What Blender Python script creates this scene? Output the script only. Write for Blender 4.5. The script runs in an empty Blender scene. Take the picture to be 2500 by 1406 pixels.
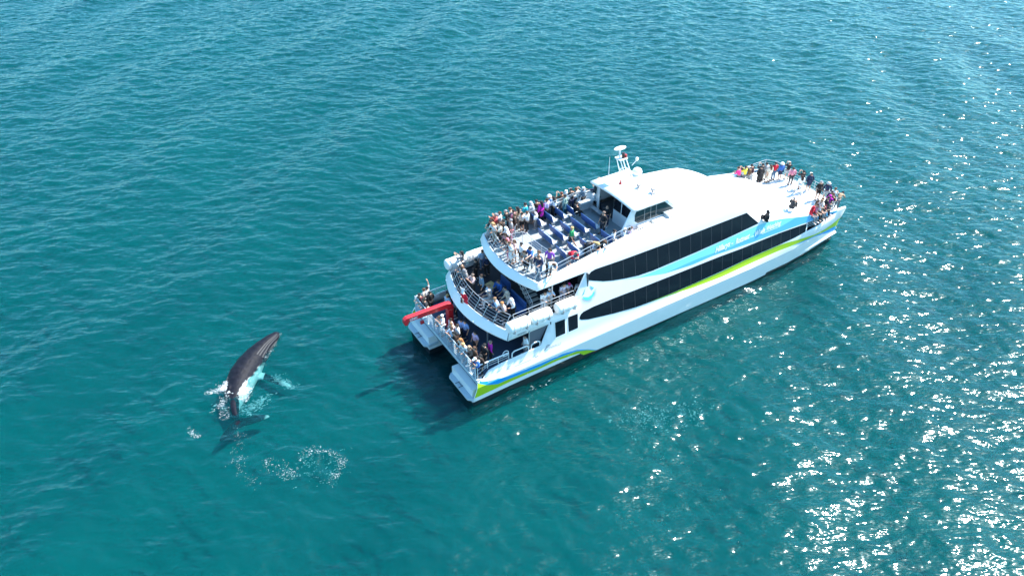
import bpy, bmesh, math, random
import numpy as np
from mathutils import Vector, Matrix, Quaternion
from mathutils.geometry import delaunay_2d_cdt

R = math.radians
random.seed(7)
sc = bpy.context.scene
col = sc.collection

# ------------------------------------------------------------------ camera, sky, sun
cam_d = bpy.data.cameras.new("camera")
cam_d.sensor_width = 36.0
cam_d.lens = 26.64
cam_d.clip_start = 0.5
cam_d.clip_end = 6000.0
cam = bpy.data.objects.new("camera", cam_d)
cam.location = (0, 0, 36)
cam.rotation_euler = (R(90 - 37), 0, 0)
col.objects.link(cam)
sc.camera = cam

SUN_AZ, SUN_EL = R(30), R(52)          # azimuth counter-clockwise from +X
world = bpy.data.worlds.new("World")
sc.world = world
world.use_nodes = True
wn = world.node_tree
wn.nodes.clear()
w_out = wn.nodes.new("ShaderNodeOutputWorld")
w_bg = wn.nodes.new("ShaderNodeBackground")
w_bg.inputs["Strength"].default_value = 0.15
w_sky = wn.nodes.new("ShaderNodeTexSky")
w_sky.sky_type = 'NISHITA'
w_sky.sun_disc = False
w_sky.sun_elevation = SUN_EL
w_sky.sun_rotation = R(90) - SUN_AZ
w_sky.air_density = 1.0
w_sky.dust_density = 0.8
w_sky.ozone_density = 3.5
w_tint = wn.nodes.new("ShaderNodeMixRGB")
w_tint.blend_type = 'MULTIPLY'
w_tint.inputs[0].default_value = 1.0
w_tint.inputs[2].default_value = (0.64, 1.0, 1.04, 1)
wn.links.new(w_sky.outputs[0], w_tint.inputs[1])
wn.links.new(w_tint.outputs[0], w_bg.inputs[0])
wn.links.new(w_bg.outputs[0], w_out.inputs[0])

sun_d = bpy.data.lights.new("sun", 'SUN')
sun_d.energy = 5.0
sun_d.angle = R(0.53)
sun_d.color = (1.0, 0.96, 0.9)
sun = bpy.data.objects.new("sun", sun_d)
sv = Vector((math.cos(SUN_EL) * math.cos(SUN_AZ), math.cos(SUN_EL) * math.sin(SUN_AZ), math.sin(SUN_EL)))
sun.rotation_euler = sv.to_track_quat('Z', 'Y').to_euler()
sun.location = (60, 60, 90)
col.objects.link(sun)

sc.view_settings.view_transform = 'Standard'
sc.view_settings.look = 'None'
sc.view_settings.gamma = 1.0
sc.view_settings.exposure = 1.32
try:
    sc.cycles.max_bounces = 8
    sc.cycles.transparent_max_bounces = 8
    sc.cycles.sample_clamp_indirect = 6.0
    sc.cycles.use_denoising = True
    sc.cycles.use_adaptive_sampling = False
except Exception:
    pass

# ------------------------------------------------------------------ materials
def mat(name, rgb, rough=0.5, metal=0.0, spec=0.5, coat=0.0, noise=0.0, nscale=4.0, bump=0.0):
    m = bpy.data.materials.new(name)
    m.use_nodes = True
    nt = m.node_tree
    b = nt.nodes["Principled BSDF"]
    b.inputs["Base Color"].default_value = (*rgb, 1)
    b.inputs["Roughness"].default_value = rough
    b.inputs["Metallic"].default_value = metal
    b.inputs["Specular IOR Level"].default_value = spec
    b.inputs["Coat Weight"].default_value = coat
    if noise > 0 or bump > 0:
        tc = nt.nodes.new("ShaderNodeTexCoord")
        n = nt.nodes.new("ShaderNodeTexNoise")
        n.inputs["Scale"].default_value = nscale
        n.inputs["Detail"].default_value = 5
        nt.links.new(tc.outputs["Object"], n.inputs["Vector"])
        if noise > 0:
            mr = nt.nodes.new("ShaderNodeMapRange")
            mr.inputs["To Min"].default_value = 1 - noise
            mr.inputs["To Max"].default_value = 1 + noise
            nt.links.new(n.outputs["Fac"], mr.inputs["Value"])
            mx = nt.nodes.new("ShaderNodeVectorMath")
            mx.operation = 'SCALE'
            mx.inputs[0].default_value = rgb
            nt.links.new(mr.outputs[0], mx.inputs["Scale"])
            nt.links.new(mx.outputs[0], b.inputs["Base Color"])
        if bump > 0:
            bp = nt.nodes.new("ShaderNodeBump")
            bp.inputs["Strength"].default_value = bump
            bp.inputs["Distance"].default_value = 0.03
            nt.links.new(n.outputs["Fac"], bp.inputs["Height"])
            nt.links.new(bp.outputs[0], b.inputs["Normal"])
    return m

M = {
 'white': mat('white_paint', (.76, .77, .76), .22, coat=.3, noise=.03, nscale=1.5),
 'roofwhite': mat('roof_paint', (.82, .82, .80), .4, noise=.04, nscale=.8),
 'black': mat('antifouling', (.010, .012, .016), .45, noise=.3),
 'glass': mat('tinted_glass', (.007, .009, .014), .09, spec=.3),
 'cabglass': mat('cabin_glass', (.018, .035, .04), .05, spec=.5),
 'cyan': mat('cyan_paint', (.20, .62, .72), .25, coat=.3),
 'sky': mat('skyblue_paint', (.10, .42, .72), .25, coat=.3),
 'blue': mat('blue_paint', (.01, .30, .70), .28, coat=.2),
 'green': mat('lime_paint', (.36, .54, .01), .28, coat=.2),
 'navyline': mat('letter_grey', (.25, .27, .30), .4),
 'grey': mat('grey_line', (.32, .30, .30), .5),
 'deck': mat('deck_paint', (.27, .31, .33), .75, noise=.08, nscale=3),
 'deckblue': mat('deck_blue', (.045, .075, .13), .8, noise=.1, nscale=3),  # darkened in colour for the shade under the middle deck overhang
 'deckdark': mat('deck_dark', (.020, .024, .034), .8, noise=.12, nscale=3),  # near-black colour stands in for the deep shade below the upper deck
 'foredeck': mat('foredeck_paint', (.74, .74, .72), .6, noise=.03, nscale=1.5),
 'inner': mat('inner_wall', (.035, .04, .05), .7),  # interior shade is put into this dark wall colour
 'steel': mat('rail_steel', (.52, .54, .56), .35, metal=.5),
 'seatblue': mat('seat_back', (.025, .085, .25), .45),
 'seatpale': mat('seat_pad', (.58, .62, .65), .5),  # pale colour stands in for sun glare on the seat pads
 'raft': mat('raft_shell', (.82, .82, .80), .35, bump=.1, nscale=6),
 'red': mat('crane_red', (.48, .015, .02), .35, coat=.3, noise=.08),
 'flagred': mat('flag_red', (.65, .01, .03), .7),
 'flagwhite': mat('flag_white', (.8, .8, .8), .7),
 'wood': mat('table_wood', (.55, .36, .15), .5, noise=.2),
 'stair': mat('stair_grey', (.28, .30, .29), .7),
 'plat': mat('platform_grey', (.42, .50, .55), .6, noise=.05),
 'bar': mat('window_joint', (.035, .04, .05), .5),
 'mesh': mat('mesh_panel', (.10, .11, .13), .8),
 'teal': mat('crest_teal', (.12, .62, .66), .4),
 'crestblue': mat('crest_blue', (.13, .45, .62), .4),
 'crestgrey': mat('crest_grey', (.48, .50, .50), .4),
 'textwhite': mat('letter_white', (.88, .88, .88), .4),
 'lamp': mat('lamp_lens', (.05, .03, .03), .2),
 'lampred': mat('lamp_red', (.35, .02, .02), .3),
}

# ------------------------------------------------------------------ mesh helpers
class MB:
    def __init__(s): s.v = []; s.f = []; s.m = []
    def add(s, vs, fs, mi=0):
        o = len(s.v); s.v += [tuple(v) for v in vs]
        s.f += [tuple(i + o for i in f) for f in fs]; s.m += [mi] * len(fs)
        return s
    def box(s, x0, x1, y0, y1, z0, z1, mi=0, rz=0.0, piv=None):
        vs = [(x, y, z) for z in (z0, z1) for y in (y0, y1) for x in (x0, x1)]
        if rz:
            px, py = piv or ((x0 + x1) / 2, (y0 + y1) / 2)
            c, n = math.cos(rz), math.sin(rz)
            vs = [(px + (x - px) * c - (y - py) * n, py + (x - px) * n + (y - py) * c, z) for x, y, z in vs]
        return s.add(vs, [(0, 2, 3, 1), (4, 5, 7, 6), (0, 1, 5, 4), (2, 6, 7, 3), (0, 4, 6, 2), (1, 3, 7, 5)], mi)
    def hexa(s, b, t, mi=0):
        n = len(b)
        return s.add(list(b) + list(t), [tuple(range(n))[::-1], tuple(range(n, 2 * n))] +
                     [(i, (i + 1) % n, n + (i + 1) % n, n + i) for i in range(n)], mi)
    def tube(s, pts, r=.025, n=6, mi=0, closed=False):
        pts = [Vector(p) for p in pts]; m = len(pts); rings = []
        for i, p in enumerate(pts):
            a = pts[i - 1] if (i > 0 or closed) else p
            b = pts[(i + 1) % m] if (i < m - 1 or closed) else p
            d = (b - a).normalized()
            u = d.cross(Vector((0, 0, 1)))
            if u.length < .05: u = d.cross(Vector((0, 1, 0)))
            u.normalize(); w = d.cross(u)
            rr = r[i] if isinstance(r, (list, tuple)) else r
            rings.append([p + (u * math.cos(k * 2 * math.pi / n) + w * math.sin(k * 2 * math.pi / n)) * rr for k in range(n)])
        vs = [v for g in rings for v in g]; fs = []
        for i in range(m if closed else m - 1):
            j = (i + 1) % m
            for k in range(n):
                fs.append((i * n + k, i * n + (k + 1) % n, j * n + (k + 1) % n, j * n + k))
        if not closed: fs += [tuple(range(n))[::-1], tuple(range((m - 1) * n, m * n))]
        return s.add(vs, fs, mi)
    def grid(s, rows, mi=0, close=False):
        n = len(rows[0]); vs = [v for r_ in rows for v in r_]; fs = []
        for i in range(len(rows) - 1):
            for k in range(n if close else n - 1):
                l = (k + 1) % n
                fs.append((i * n + k, i * n + l, (i + 1) * n + l, (i + 1) * n + k))
        return s.add(vs, fs, mi)
    def sphere(s, c, rx, ry, rz, nu=14, nv=8, v0=-90, v1=90, mi=0):
        rows = []
        for i in range(nv + 1):
            a = R(v0 + (v1 - v0) * i / nv)
            rows.append([(c[0] + rx * math.cos(a) * math.cos(2 * math.pi * k / nu), c[1] + ry * math.cos(a) * math.sin(2 * math.pi * k / nu), c[2] + rz * math.sin(a)) for k in range(nu)])
        return s.grid(rows, mi, True)
    def build(s, name, mats, parent=None, smooth=None, bevel=0, solid=0, soff=-1):
        me = bpy.data.meshes.new(name)
        me.from_pydata([tuple(map(float, v)) for v in s.v], [], s.f)
        if not isinstance(mats, (list, tuple)): mats = [mats]
        for m in mats: me.materials.append(M[m] if isinstance(m, str) else m)
        me.polygons.foreach_set("material_index", s.m)
        me.update()
        bm = bmesh.new(); bm.from_mesh(me)
        bmesh.ops.remove_doubles(bm, verts=bm.verts, dist=1e-4)
        bmesh.ops.recalc_face_normals(bm, faces=bm.faces)
        bm.to_mesh(me); bm.free()
        if smooth is not None:
            me.polygons.foreach_set("use_smooth", [True] * len(me.polygons))
            me.set_sharp_from_angle(angle=R(smooth))
        o = bpy.data.objects.new(name, me); col.objects.link(o)
        if parent: o.parent = parent
        if bevel:
            md = o.modifiers.new("bevel", 'BEVEL'); md.width = bevel; md.segments = 2; md.limit_method = 'ANGLE'
        if solid:
            md = o.modifiers.new("thickness", 'SOLIDIFY'); md.thickness = solid; md.offset = soff
        return o

def tag(o, label=None, cat=None, group=None, kind=None):
    for k, v in (('label', label), ('category', cat), ('group', group), ('kind', kind)):
        if v: o[k] = v
    return o

def empty(name, loc, rz=0.0):
    o = bpy.data.objects.new(name, None); col.objects.link(o)
    o.location = loc; o.rotation_euler = (0, 0, rz); o.empty_display_size = .3
    return o

def pip(poly, x, y):
    c = False; n = len(poly); j = n - 1
    for i in range(n):
        xi, yi = poly[i]; xj, yj = poly[j]
        if (yi > y) != (yj > y) and x < (xj - xi) * (y - yi) / (yj - yi) + xi: c = not c
        j = i
    return c

# ------------------------------------------------------------------ shape of the ferry's side
ZK = [-1, 0, .8, 1.6, 2.15, 2.6, 3.2, 3.95, 5.05, 6.6, 7.2, 8.1]
ST = {-1: [4.3, 4.55, 4.62, 4.65, 4.42, 4.38, 4.26, 4.11, 3.88, 3.53, 3.38, 3.05],
      26: [4.3, 4.55, 4.62, 4.65, 4.42, 4.38, 4.26, 4.11, 3.88, 3.53, 3.38, 3.05],
      30: [4.0, 4.4, 4.5, 4.58, 4.50, 4.45, 4.28, 4.13, 3.9, 3.55, 3.38, 3.05],
      33: [3.7, 4.15, 4.25, 4.32, 4.40, 4.45, 4.34, 4.15, 3.9, 3.55, 3.38, 3.05],
      36.5: [3.6, 3.85, 3.92, 3.97, 4.0, 4.05, 4.12, 4.15, 3.9, 3.55, 3.38, 3.05]}
XS = sorted(ST)
def Yw(x, z):
    return float(np.interp(x, XS, [np.interp(z, ZK, ST[s]) for s in XS]))

def side_mesh(polys, sgn, off=0.0, step=.6, mb=None):
    """polygons in (x, z) laid on the ferry's side; later polygons win, material None is a hole"""
    pts = []; edges = []
    def seg(a, b):
        d = math.hypot(b[0] - a[0], b[1] - a[1]); n = max(1, int(math.ceil(d / step)))
        o = len(pts)
        for i in range(n + 1): pts.append(Vector((a[0] + (b[0] - a[0]) * i / n, a[1] + (b[1] - a[1]) * i / n)))
        edges.extend((o + i, o + i + 1) for i in range(n))
    for poly, mi in polys:
        for i in range(len(poly)): seg(poly[i], poly[(i + 1) % len(poly)])
    base = polys[0][0]
    x0, x1 = min(p[0] for p in base) - .5, max(p[0] for p in base) + .5
    z0, z1 = min(p[1] for p in base), max(p[1] for p in base)
    for z in ZK:
        if z0 - .1 < z < z1 + .1: seg((x0, z), (x1, z))
    r = delaunay_2d_cdt(pts, edges, [], 0, 1e-4)
    vs, fs = r[0], r[2]
    if mb is None: mb = MB()
    keep = []; ms = []
    for f in fs:
        cx = sum(vs[i][0] for i in f) / 3; cz = sum(vs[i][1] for i in f) / 3
        if not pip(base, cx, cz): continue
        mi = 0
        for poly, m_ in polys:
            if pip(poly, cx, cz): mi = m_
        if mi is None: continue
        keep.append(tuple(f)); ms.append(mi)
    V = [(v[0], sgn * (Yw(v[0], v[1]) + off), v[1]) for v in vs]
    o = len(mb.v); mb.v += V; mb.f += [tuple(i + o for i in f) for f in keep]; mb.m += ms
    return mb

# ------------------------------------------------------------------ the ferry
FO = Vector((-5.222, 38.564, 0.0)); FR = R(32.3)
ferry = empty('passenger_ferry', FO, FR)
tag(ferry, 'white two-hulled passenger ferry with three open decks, dark window bands and cyan and lime stripes', 'ferry')
def fw(x, y, z):
    c, s = math.cos(FR), math.sin(FR)
    return Vector((FO.x + x * c - y * s, FO.y + x * s + y * c, z))

SIDE = [(.30, -1), (.30, .45), (.34, .76), (.72, 1.98), (1.15, 2.05), (1.6, 2.48), (2.6, 2.62), (5.66, 2.68), (6.44, 3.98),
        (3.25, 3.98), (3.45, 4.62), (8.58, 4.62), (8.73, 5.27), (9.34, 6.13), (9.66, 6.58), (5.79, 6.58), (5.96, 7.12),
        (7.0, 7.25), (8.0, 7.38), (10, 7.6), (13, 7.93), (16.6, 8.08), (20, 7.8), (22.5, 7.42), (24.1, 7.08), (24.75, 6.7), (26.5, 5.16),
        (27.2, 4.99), (28.6, 4.79), (30.5, 4.37), (33, 3.85), (35.1, 3.50), (35.9, 3.52), (36.45, 3.42), (36.6, 3.2), (36.5, 2.6), (36.2, 2.0), (36.1, 1), (35.95, 0), (35.6, -1)]
BLACK = [(-.1, -1.2), (.2, .46), (3.3, .55), (8.0, .62), (8.9, .60), (9.2, .3), (10.4, .2), (22.4, .12), (27.4, .14), (27.5, .34), (30, .28), (33, .33), (36.4, .62), (36.4, -1.2)]
CYAN = [(12.9, 4.93), (14.3, 4.72), (15.44, 4.69), (19.6, 4.76), (22.3, 4.87), (24.6, 4.96), (26.6, 4.97), (27.2, 4.90), (28.6, 4.70), (30.5, 4.28), (33, 3.77), (35.25, 3.42), (35.4, 3.3),
        (35.16, 3.22), (33, 3.45), (31.03, 3.56), (27.3, 3.70), (25.5, 3.75), (22.9, 3.9), (21.2, 4.0), (19.2, 3.96), (16.35, 4.2)]
SKYB = [(16.35, 4.18), (19.6, 4.26), (23, 4.12), (26.4, 4.16), (28.2, 4.05), (30.2, 4.34), (30.5, 4.28), (33, 3.77), (35.25, 3.42), (35.4, 3.3), (35.16, 3.22), (33, 3.45), (31.03, 3.56),
        (27.3, 3.70), (25.5, 3.75), (22.9, 3.9), (21.2, 4.0), (19.2, 3.96)]
LIME = [(14.9, 2.42), (17.3, 2.35), (22.1, 2.37), (24.7, 2.51), (28.3, 2.57), (29.4, 2.5), (30.45, 2.36), (32.8, 2.04), (34.2, 1.96), (35.2, 2.07), (36.1, 2.28), (36.5, 2.42),
        (36.4, 1.53), (34.4, 1.67), (32.9, 1.86), (31.4, 1.93), (29.7, 2.02), (28.4, 2.05), (24.75, 1.99), (22.1, 1.94), (19.2, 2.05)]
BOWBLUE = [(29.6, 2.0), (31.4, 1.93), (32.9, 1.86), (34.4, 1.67), (36.4, 1.53), (36.4, .93), (34.5, 1.4), (32.9, 1.75), (30.6, 1.9)]
STBLUE = [(.9, 2.0), (1.0, 1.9), (1.43, 1.77), (2.16, 1.66), (2.9, 1.5), (4.06, 1.44), (5.5, 1.37), (7.3, 1.36), (8.52, 1.14), (9.47, .74), (10.4, .2), (10.3, .2), (9.47, .67), (8.54, 1.0),
          (7.34, 1.13), (6.47, 1.17), (5.53, 1.10), (4.07, 1.16), (3.1, 1.21), (2.14, 1.21), (1.39, 1.52), (.8, 1.85)]
STLIME = [(.72, 1.97), (.8, 1.85), (1.39, 1.52), (2.14, 1.21), (3.1, 1.21), (4.07, 1.16), (5.53, 1.10), (6.47, 1.17), (7.34, 1.13), (8.54, 1.0), (9.47, .67), (10.3, .2), (9.3, .22), (9.2, .31),
          (8.75, .69), (7.96, .82), (6.95, .93), (5.5, .90), (3.3, .92), (1.77, .86), (.38, .82)]
CHINE = [(1.4, 1.70), (8, 1.66), (20, 1.62), (30, 1.58), (32, 1.70), (32, 1.665), (30, 1.545), (20, 1.585), (8, 1.625), (1.4, 1.665)]
OPEN = [(31.55, 2.76), (31.6, 3.50), (33.1, 3.42), (35.2, 3.24), (33.6, 2.95)]
for sgn in (-1, 1):
    mb = side_mesh([(SIDE, 0), (CYAN, 2), (SKYB, 3), (LIME, 4), (BOWBLUE, 5), (STBLUE, 5), (STLIME, 4), (CHINE, 6), (BLACK, 1), (OPEN, None)], sgn)
    mb.build('hull_side', ['white', 'black', 'cyan', 'sky', 'green', 'blue', 'grey'], ferry, smooth=24, solid=.06, soff=0)

LOWWIN = [(8.92, 3.55), (9.05, 3.76), (9.28, 3.86), (10.1, 3.93), (11.84, 3.92), (14, 3.86), (17.5, 3.79), (22, 3.72), (24.2, 3.63), (28.24, 3.61), (31.04, 3.49), (31.5, 3.46),
          (31.4, 2.80), (30.1, 2.68), (28.3, 2.62), (24.7, 2.55), (22, 2.43), (19.6, 2.39), (17.3, 2.38), (15, 2.43), (13.9, 2.49), (11.8, 2.76), (9.65, 3.13), (9.08, 3.31), (8.92, 3.42)]
UPWIN = [(9.87, 6.1), (9.93, 6.35), (10.12, 6.5), (10.5, 6.56), (12.9, 6.47), (16.9, 6.40), (20.4, 6.37), (24.68, 6.35), (26.0, 5.14), (24.6, 5.07), (22.3, 4.95), (19.6, 4.86), (15.44, 4.80), (14.09, 4.87),
         (12.95, 5.05), (11.93, 5.25), (11.09, 5.48), (10.29, 5.8), (9.93, 5.95)]
def strip(x, z0, z1, w=.025): return [(x - w, z0), (x + w, z0), (x + w, z1), (x - w, z1)]
for sgn in (-1, 1):
    for poly, x0, x1, dx in ((LOWWIN, 11.6, 31, 1.06), (UPWIN, 11.8, 24.8, 1.03)):
        w = side_mesh([(poly, 0)], sgn, .045).build('window', ['glass'], ferry, smooth=24)
        x = x0
        while x < x1:
            zs = [p[1] for p in poly]
            ok = [z for z in [min(zs) + (max(zs) - min(zs)) * k / 199 for k in range(200)] if pip(poly, x, z)]
            if ok and ok[-1] - ok[0] > .2: MB().grid([[(x - .014, sgn * (Yw(x, z) + .052), z), (x + .014, sgn * (Yw(x, z) + .052), z)] for z in [ok[0] + (ok[-1] - ok[0]) * k / 8 for k in range(9)]]).build('glazing_bar', ['bar'], w)
            x += dx
    for px0 in (6.86, 7.92):
        fr = side_mesh([([(px0 - .06, 2.72), (px0 + .86, 2.74), (px0 + .92, 4.0), (px0 + .0, 4.02)], 0)], sgn, .042).build('cabin_window', ['white'], ferry)
        side_mesh([([(px0 + .02, 2.82), (px0 + .80, 2.83), (px0 + .86, 3.90), (px0 + .06, 3.93)], 0)], sgn, .05).build('pane', ['glass'], fr)
    # small vents low on the quarter
    v = MB()
    for a, b in ((2.9, 3.15), (5.14, 5.4)): side_mesh([([(a, 1.97), (b, 1.97), (b, 2.03), (a, 2.03)], 0)], sgn, .045, mb=v)
    side_mesh([([(3.5, 1.96), (4.8, 1.94), (4.8, 1.965), (3.5, 1.985)], 0)], sgn, .045, mb=v)
    v.build('side_vent', ['grey'], ferry)

for s in (-1, 1):
    sp_ = MB(); rows = []
    for i in range(17):
        t = i / 16; x = 30.5 + 5.75 * t; zt = .50 + .42 * t; o_ = .01 + .20 * t ** 1.3
        rows.append([(x, s * (Yw(x, zt + .1) + .01), zt + .05 + .05 * t), (x, s * (Yw(x, zt) + o_), zt), (x, s * (Yw(x, zt) + o_), zt - .06), (x, s * (Yw(x, zt - .2) + .01), zt - .12 - .12 * t)])
    sp_.grid(rows).build('spray_rail', ['white'], ferry, smooth=30)

# lettering -------------------------------------------------------
def text_faces(s, size, shear=0.0, off=0.0, xs=1.0):
    cu = bpy.data.curves.new('t', 'FONT'); cu.body = s; cu.size = size; cu.shear = shear; cu.offset = off; cu.resolution_u = 3
    o = bpy.data.objects.new('t', cu); col.objects.link(o)
    dg = bpy.context.evaluated_depsgraph_get()
    me = bpy.data.meshes.new_from_object(o.evaluated_get(dg))
    vs = [(v.co.x * xs, v.co.y) for v in me.vertices]; fs = [tuple(p.vertices) for p in me.polygons]
    bpy.data.objects.remove(o); bpy.data.curves.remove(cu); bpy.data.meshes.remove(me)
    return vs, fs
def side_text(mb, s, x0, x1, z0, z1, h, sgn, shear=.2, off=0.0, lift=.055, mi=0):
    vs, fs = text_faces(s, h * 1.42, shear, off)
    a = min(v[0] for v in vs); b = max(v[0] for v in vs); k = (x1 - x0) / (b - a); V = []
    for u, w in vs:
        t = (u - a) / (b - a); x = x0 + (x1 - x0) * t if sgn < 0 else x1 - (x1 - x0) * t
        z = z0 + (z1 - z0) * ((x - x0) / (x1 - x0)) + w
        V.append((x, sgn * (Yw(x, z) + lift), z))
    mb.add(V, fs, mi)
for sgn in (-1, 1):
    for tx, xa_, xb_, za_, zb_, hh, sh, of in (('Hillarys', 21.45, 23.0, 4.18, 4.26, .42, .4, .018), ('-', 23.1, 23.3, 4.28, 4.28, .3, .2, .014), ('Rottnest', 23.55, 25.05, 4.20, 4.24, .42, .4, .018),
                                              ('...', 25.15, 25.5, 4.26, 4.26, .28, .2, .008), ('Whale Watching', 25.65, 28.5, 4.22, 4.31, .38, .4, .016)):
        t = MB(); side_text(t, tx, xa_, xb_, za_, zb_, hh, sgn, sh, of); t.build('route_lettering', ['textwhite'], ferry)
    side_mesh([([(26.36, 4.13), (28.25, 4.16), (28.25, 4.195), (26.36, 4.165)], 0)], sgn, .05).build('lettering_underline', ['textwhite'], ferry)
    t = MB(); side_text(t, '443404', 3.98, 4.68, 4.08, 4.05, .14, sgn, 0, .004); t.build('registration_number', ['navyline'], ferry)
    t = MB(); side_text(t, 'P', 5.9, 6.35, 2.16, 2.16, .36, sgn, .6, .002); side_text(t, 'INNACLE', 6.3, 7.3, 2.14, 2.12, .17, sgn, .35)
    t.build('name_lettering', ['navyline'], ferry)
    # round crest: ring, wave and sail (the animal on it is left out)
    cx, cz = 9.78, 5.08
    t = MB()
    def arc(r0, r1, a0, a1, n=28):
        o = [(cx + r1 * math.cos(R(a0 + (a1 - a0) * i / n)), cz + r1 * math.sin(R(a0 + (a1 - a0) * i / n))) for i in range(n + 1)]
        return o + [(cx + r0 * math.cos(R(a1 + (a0 - a1) * i / n)), cz + r0 * math.sin(R(a1 + (a0 - a1) * i / n))) for i in range(n + 1)]
    side_mesh([(arc(.56, .60, -172, 12), 0)], sgn, .05, mb=t)
    side_mesh([(arc(.66, .685, -175, 16), 0)], sgn, .05, mb=t)
    n0 = len(t.f)
    side_mesh([([(cx + .52 * math.cos(R(a)), cz + .52 * math.sin(R(a))) for a in range(-168, 0, 8)] + [(cx + .46, cz - .02), (cx + .28, cz - .22), (cx - .02, cz - .30), (cx - .3, cz - .2)], 1)], sgn, .052, mb=t)
    t.m[n0:] = [1] * (len(t.f) - n0); n0 = len(t.f)
    for p in ([(cx + .12, cz + .5), (cx + .5, cz + .22), (cx + .32, cz + .12)], [(cx - .2, cz + .45), (cx - .52, cz + .02), (cx - .38, cz + .02)]):
        side_mesh([(p, 2)], sgn, .05, mb=t)
    t.m[n0:] = [2] * (len(t.f) - n0)
    t.build('side_crest', ['crestgrey', 'teal', 'crestblue'], ferry)

# hulls, bridge deck, transom ------------------------------------
def prism(plan, z0, z1, mb=None, mi=0):
    mb = mb or MB()
    return mb.hexa([(x, y, z0) for x, y in plan], [(x, y, z1) for x, y in plan], mi)
for s in (-1, 1):
    pl = [(.34, 1.7), (28, 1.75), (34.6, 2.9), (35.8, 3.78), (33, 4.0), (30, 4.25), (26, 4.42), (.34, 4.42)]
    pl = [(x, y * s) for x, y in pl]
    m = prism(pl, -1.0, .25, mi=1); prism(pl, .2501, 1.35, m, 0)
    m.build('hull', ['white', 'black'], ferry, smooth=30)
    pf = [(x, y * s) for x, y in [(0, 1.88), (0, 4.33), (.27, 4.6), (1.06, 4.6), (1.06, 1.62), (.27, 1.62)]]
    sp = prism(pf, .56, .752).build('swim_platform', ['plat'], ferry, bevel=.02)
    tr = MB(); tr.add([(1.06, 1.62 * s, .755), (1.06, 4.58 * s, .755), (.74, 4.56 * s, 1.97), (.74, 1.62 * s, 1.97)], [(0, 1, 2, 3)])
    tr.build('transom', ['plat'], ferry, solid=.04, soff=0)
    ld = MB()
    for yy in (2.75, 3.2): ld.tube([(-.02, yy * s, .80), (.75, yy * s, .80), (.82, (yy + (.12 if yy < 3 else -.12)) * s, .80)], .022)
    for xx in (.25, .5, .75): ld.tube([(xx, 2.75 * s, .80), (xx, 3.2 * s, .80)], .018)
    ld.build('swim_ladder', ['mesh'], sp)
    l2 = MB()
    for yy in (3.9, 4.2): l2.tube([(.9, yy * s, .8), (.78, yy * s, 1.95)], .02)
    for z in (1.0, 1.25, 1.5, 1.75): l2.tube([(.86, 3.9 * s, z), (.86, 4.2 * s, z)], .016)
    l2.build('boarding_ladder', ['mesh'], sp)
m = MB(); m.box(.70, 1.1, -4.45, 4.45, 1.72, 2.06); m.box(.66, .70, -4.35, 4.35, 1.86, 2.07)
m.build('stern_beam', ['plat'], ferry, bevel=.02)
def strip_deck(f_aft, x1, half, z0, z1, n=24, xf=None):
    ys = [-half + 2 * half * i / n for i in range(n + 1)]
    plan = [(f_aft(y), y) for y in ys] + [((xf(y) if xf else x1), y) for y in reversed(ys)]
    return prism(plan, z0, z1)
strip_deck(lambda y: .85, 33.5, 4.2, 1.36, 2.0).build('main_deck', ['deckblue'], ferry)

# middle deck ----------------------------------------------------
mo = lambda y: 2.15 + .062 * y * y
mi_ = lambda y: 2.50 + .058 * y * y
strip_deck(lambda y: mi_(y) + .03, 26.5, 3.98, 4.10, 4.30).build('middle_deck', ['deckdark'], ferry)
def fascia(fo, fi, hb, ht, zb, zt, zfloor, name):
    n = 30; rows = []
    ks = [-1 + 2 * i / n for i in range(n + 1)]
    for (f, h, dx, z) in ((fi, hb - .05, .35, zb), (fo, hb, 0, zb - .01), (fo, hb, -.02, zb + .07), (fi, ht, 0, zt), (fi, ht - .03, .10, zt), (fi, ht - .03, .12, zfloor)):
        rows.append([(f(k * h) + dx, k * h, z) for k in ks])
    MB().grid(rows).build(name, ['white'], ferry, smooth=35)
fascia(mo, mi_, 4.13, 3.98, 4.02, 4.62, 4.28, 'middle_deck_edge')
uo = lambda y: 4.93 + .07 * y * y
ui = lambda y: 5.28 + .055 * y * y
strip_deck(lambda y: ui(y) + .03, 15.2, 3.36, 6.55, 6.75).build('upper_deck', ['deck'], ferry)
fascia(uo, ui, 3.55, 3.42, 6.60, 7.12, 6.73, 'upper_deck_edge')

# bulkheads and side returns
b = MB()
b.box(6.55, 6.62, -4.15, 4.15, 2.0, 4.1)
for y in (-2.6, -.9, .9, 2.6): b.box(6.50, 6.549, y - .42, y + .42, 2.05, 3.95, 1)
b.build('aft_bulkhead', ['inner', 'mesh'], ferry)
b = MB(); b.box(9.75, 9.82, -3.8, 3.8, 4.3, 6.55)
for y in (-2.2, 0, 2.2): b.box(9.70, 9.749, y - .5, y + .5, 4.35, 6.3, 1)
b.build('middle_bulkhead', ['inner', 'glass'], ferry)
for x, y, z0, z1, rr in ((3.2, 1.6, 2, 4.1, .06), (3.2, -1.6, 2, 4.1, .06), (4.9, 4.12, 2, 4.1, .045), (4.9, -4.12, 2, 4.1, .045), (7.2, -3.3, 4.3, 6.6, .05), (7.2, 3.3, 4.3, 6.6, .05)):
    MB().tube([(x, y, z0), (x, y, z1)], rr, 8).build('deck_pillar', ['steel'], ferry, smooth=60)
MB().add([(4.93, -4.1, 2.7), (5.7, -4.1, 2.7), (6.4, -4.05, 3.95), (4.93, -4.05, 3.95)], [(0, 1, 2, 3)]).build('mesh_screen', ['mesh'], ferry, solid=.02)

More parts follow.
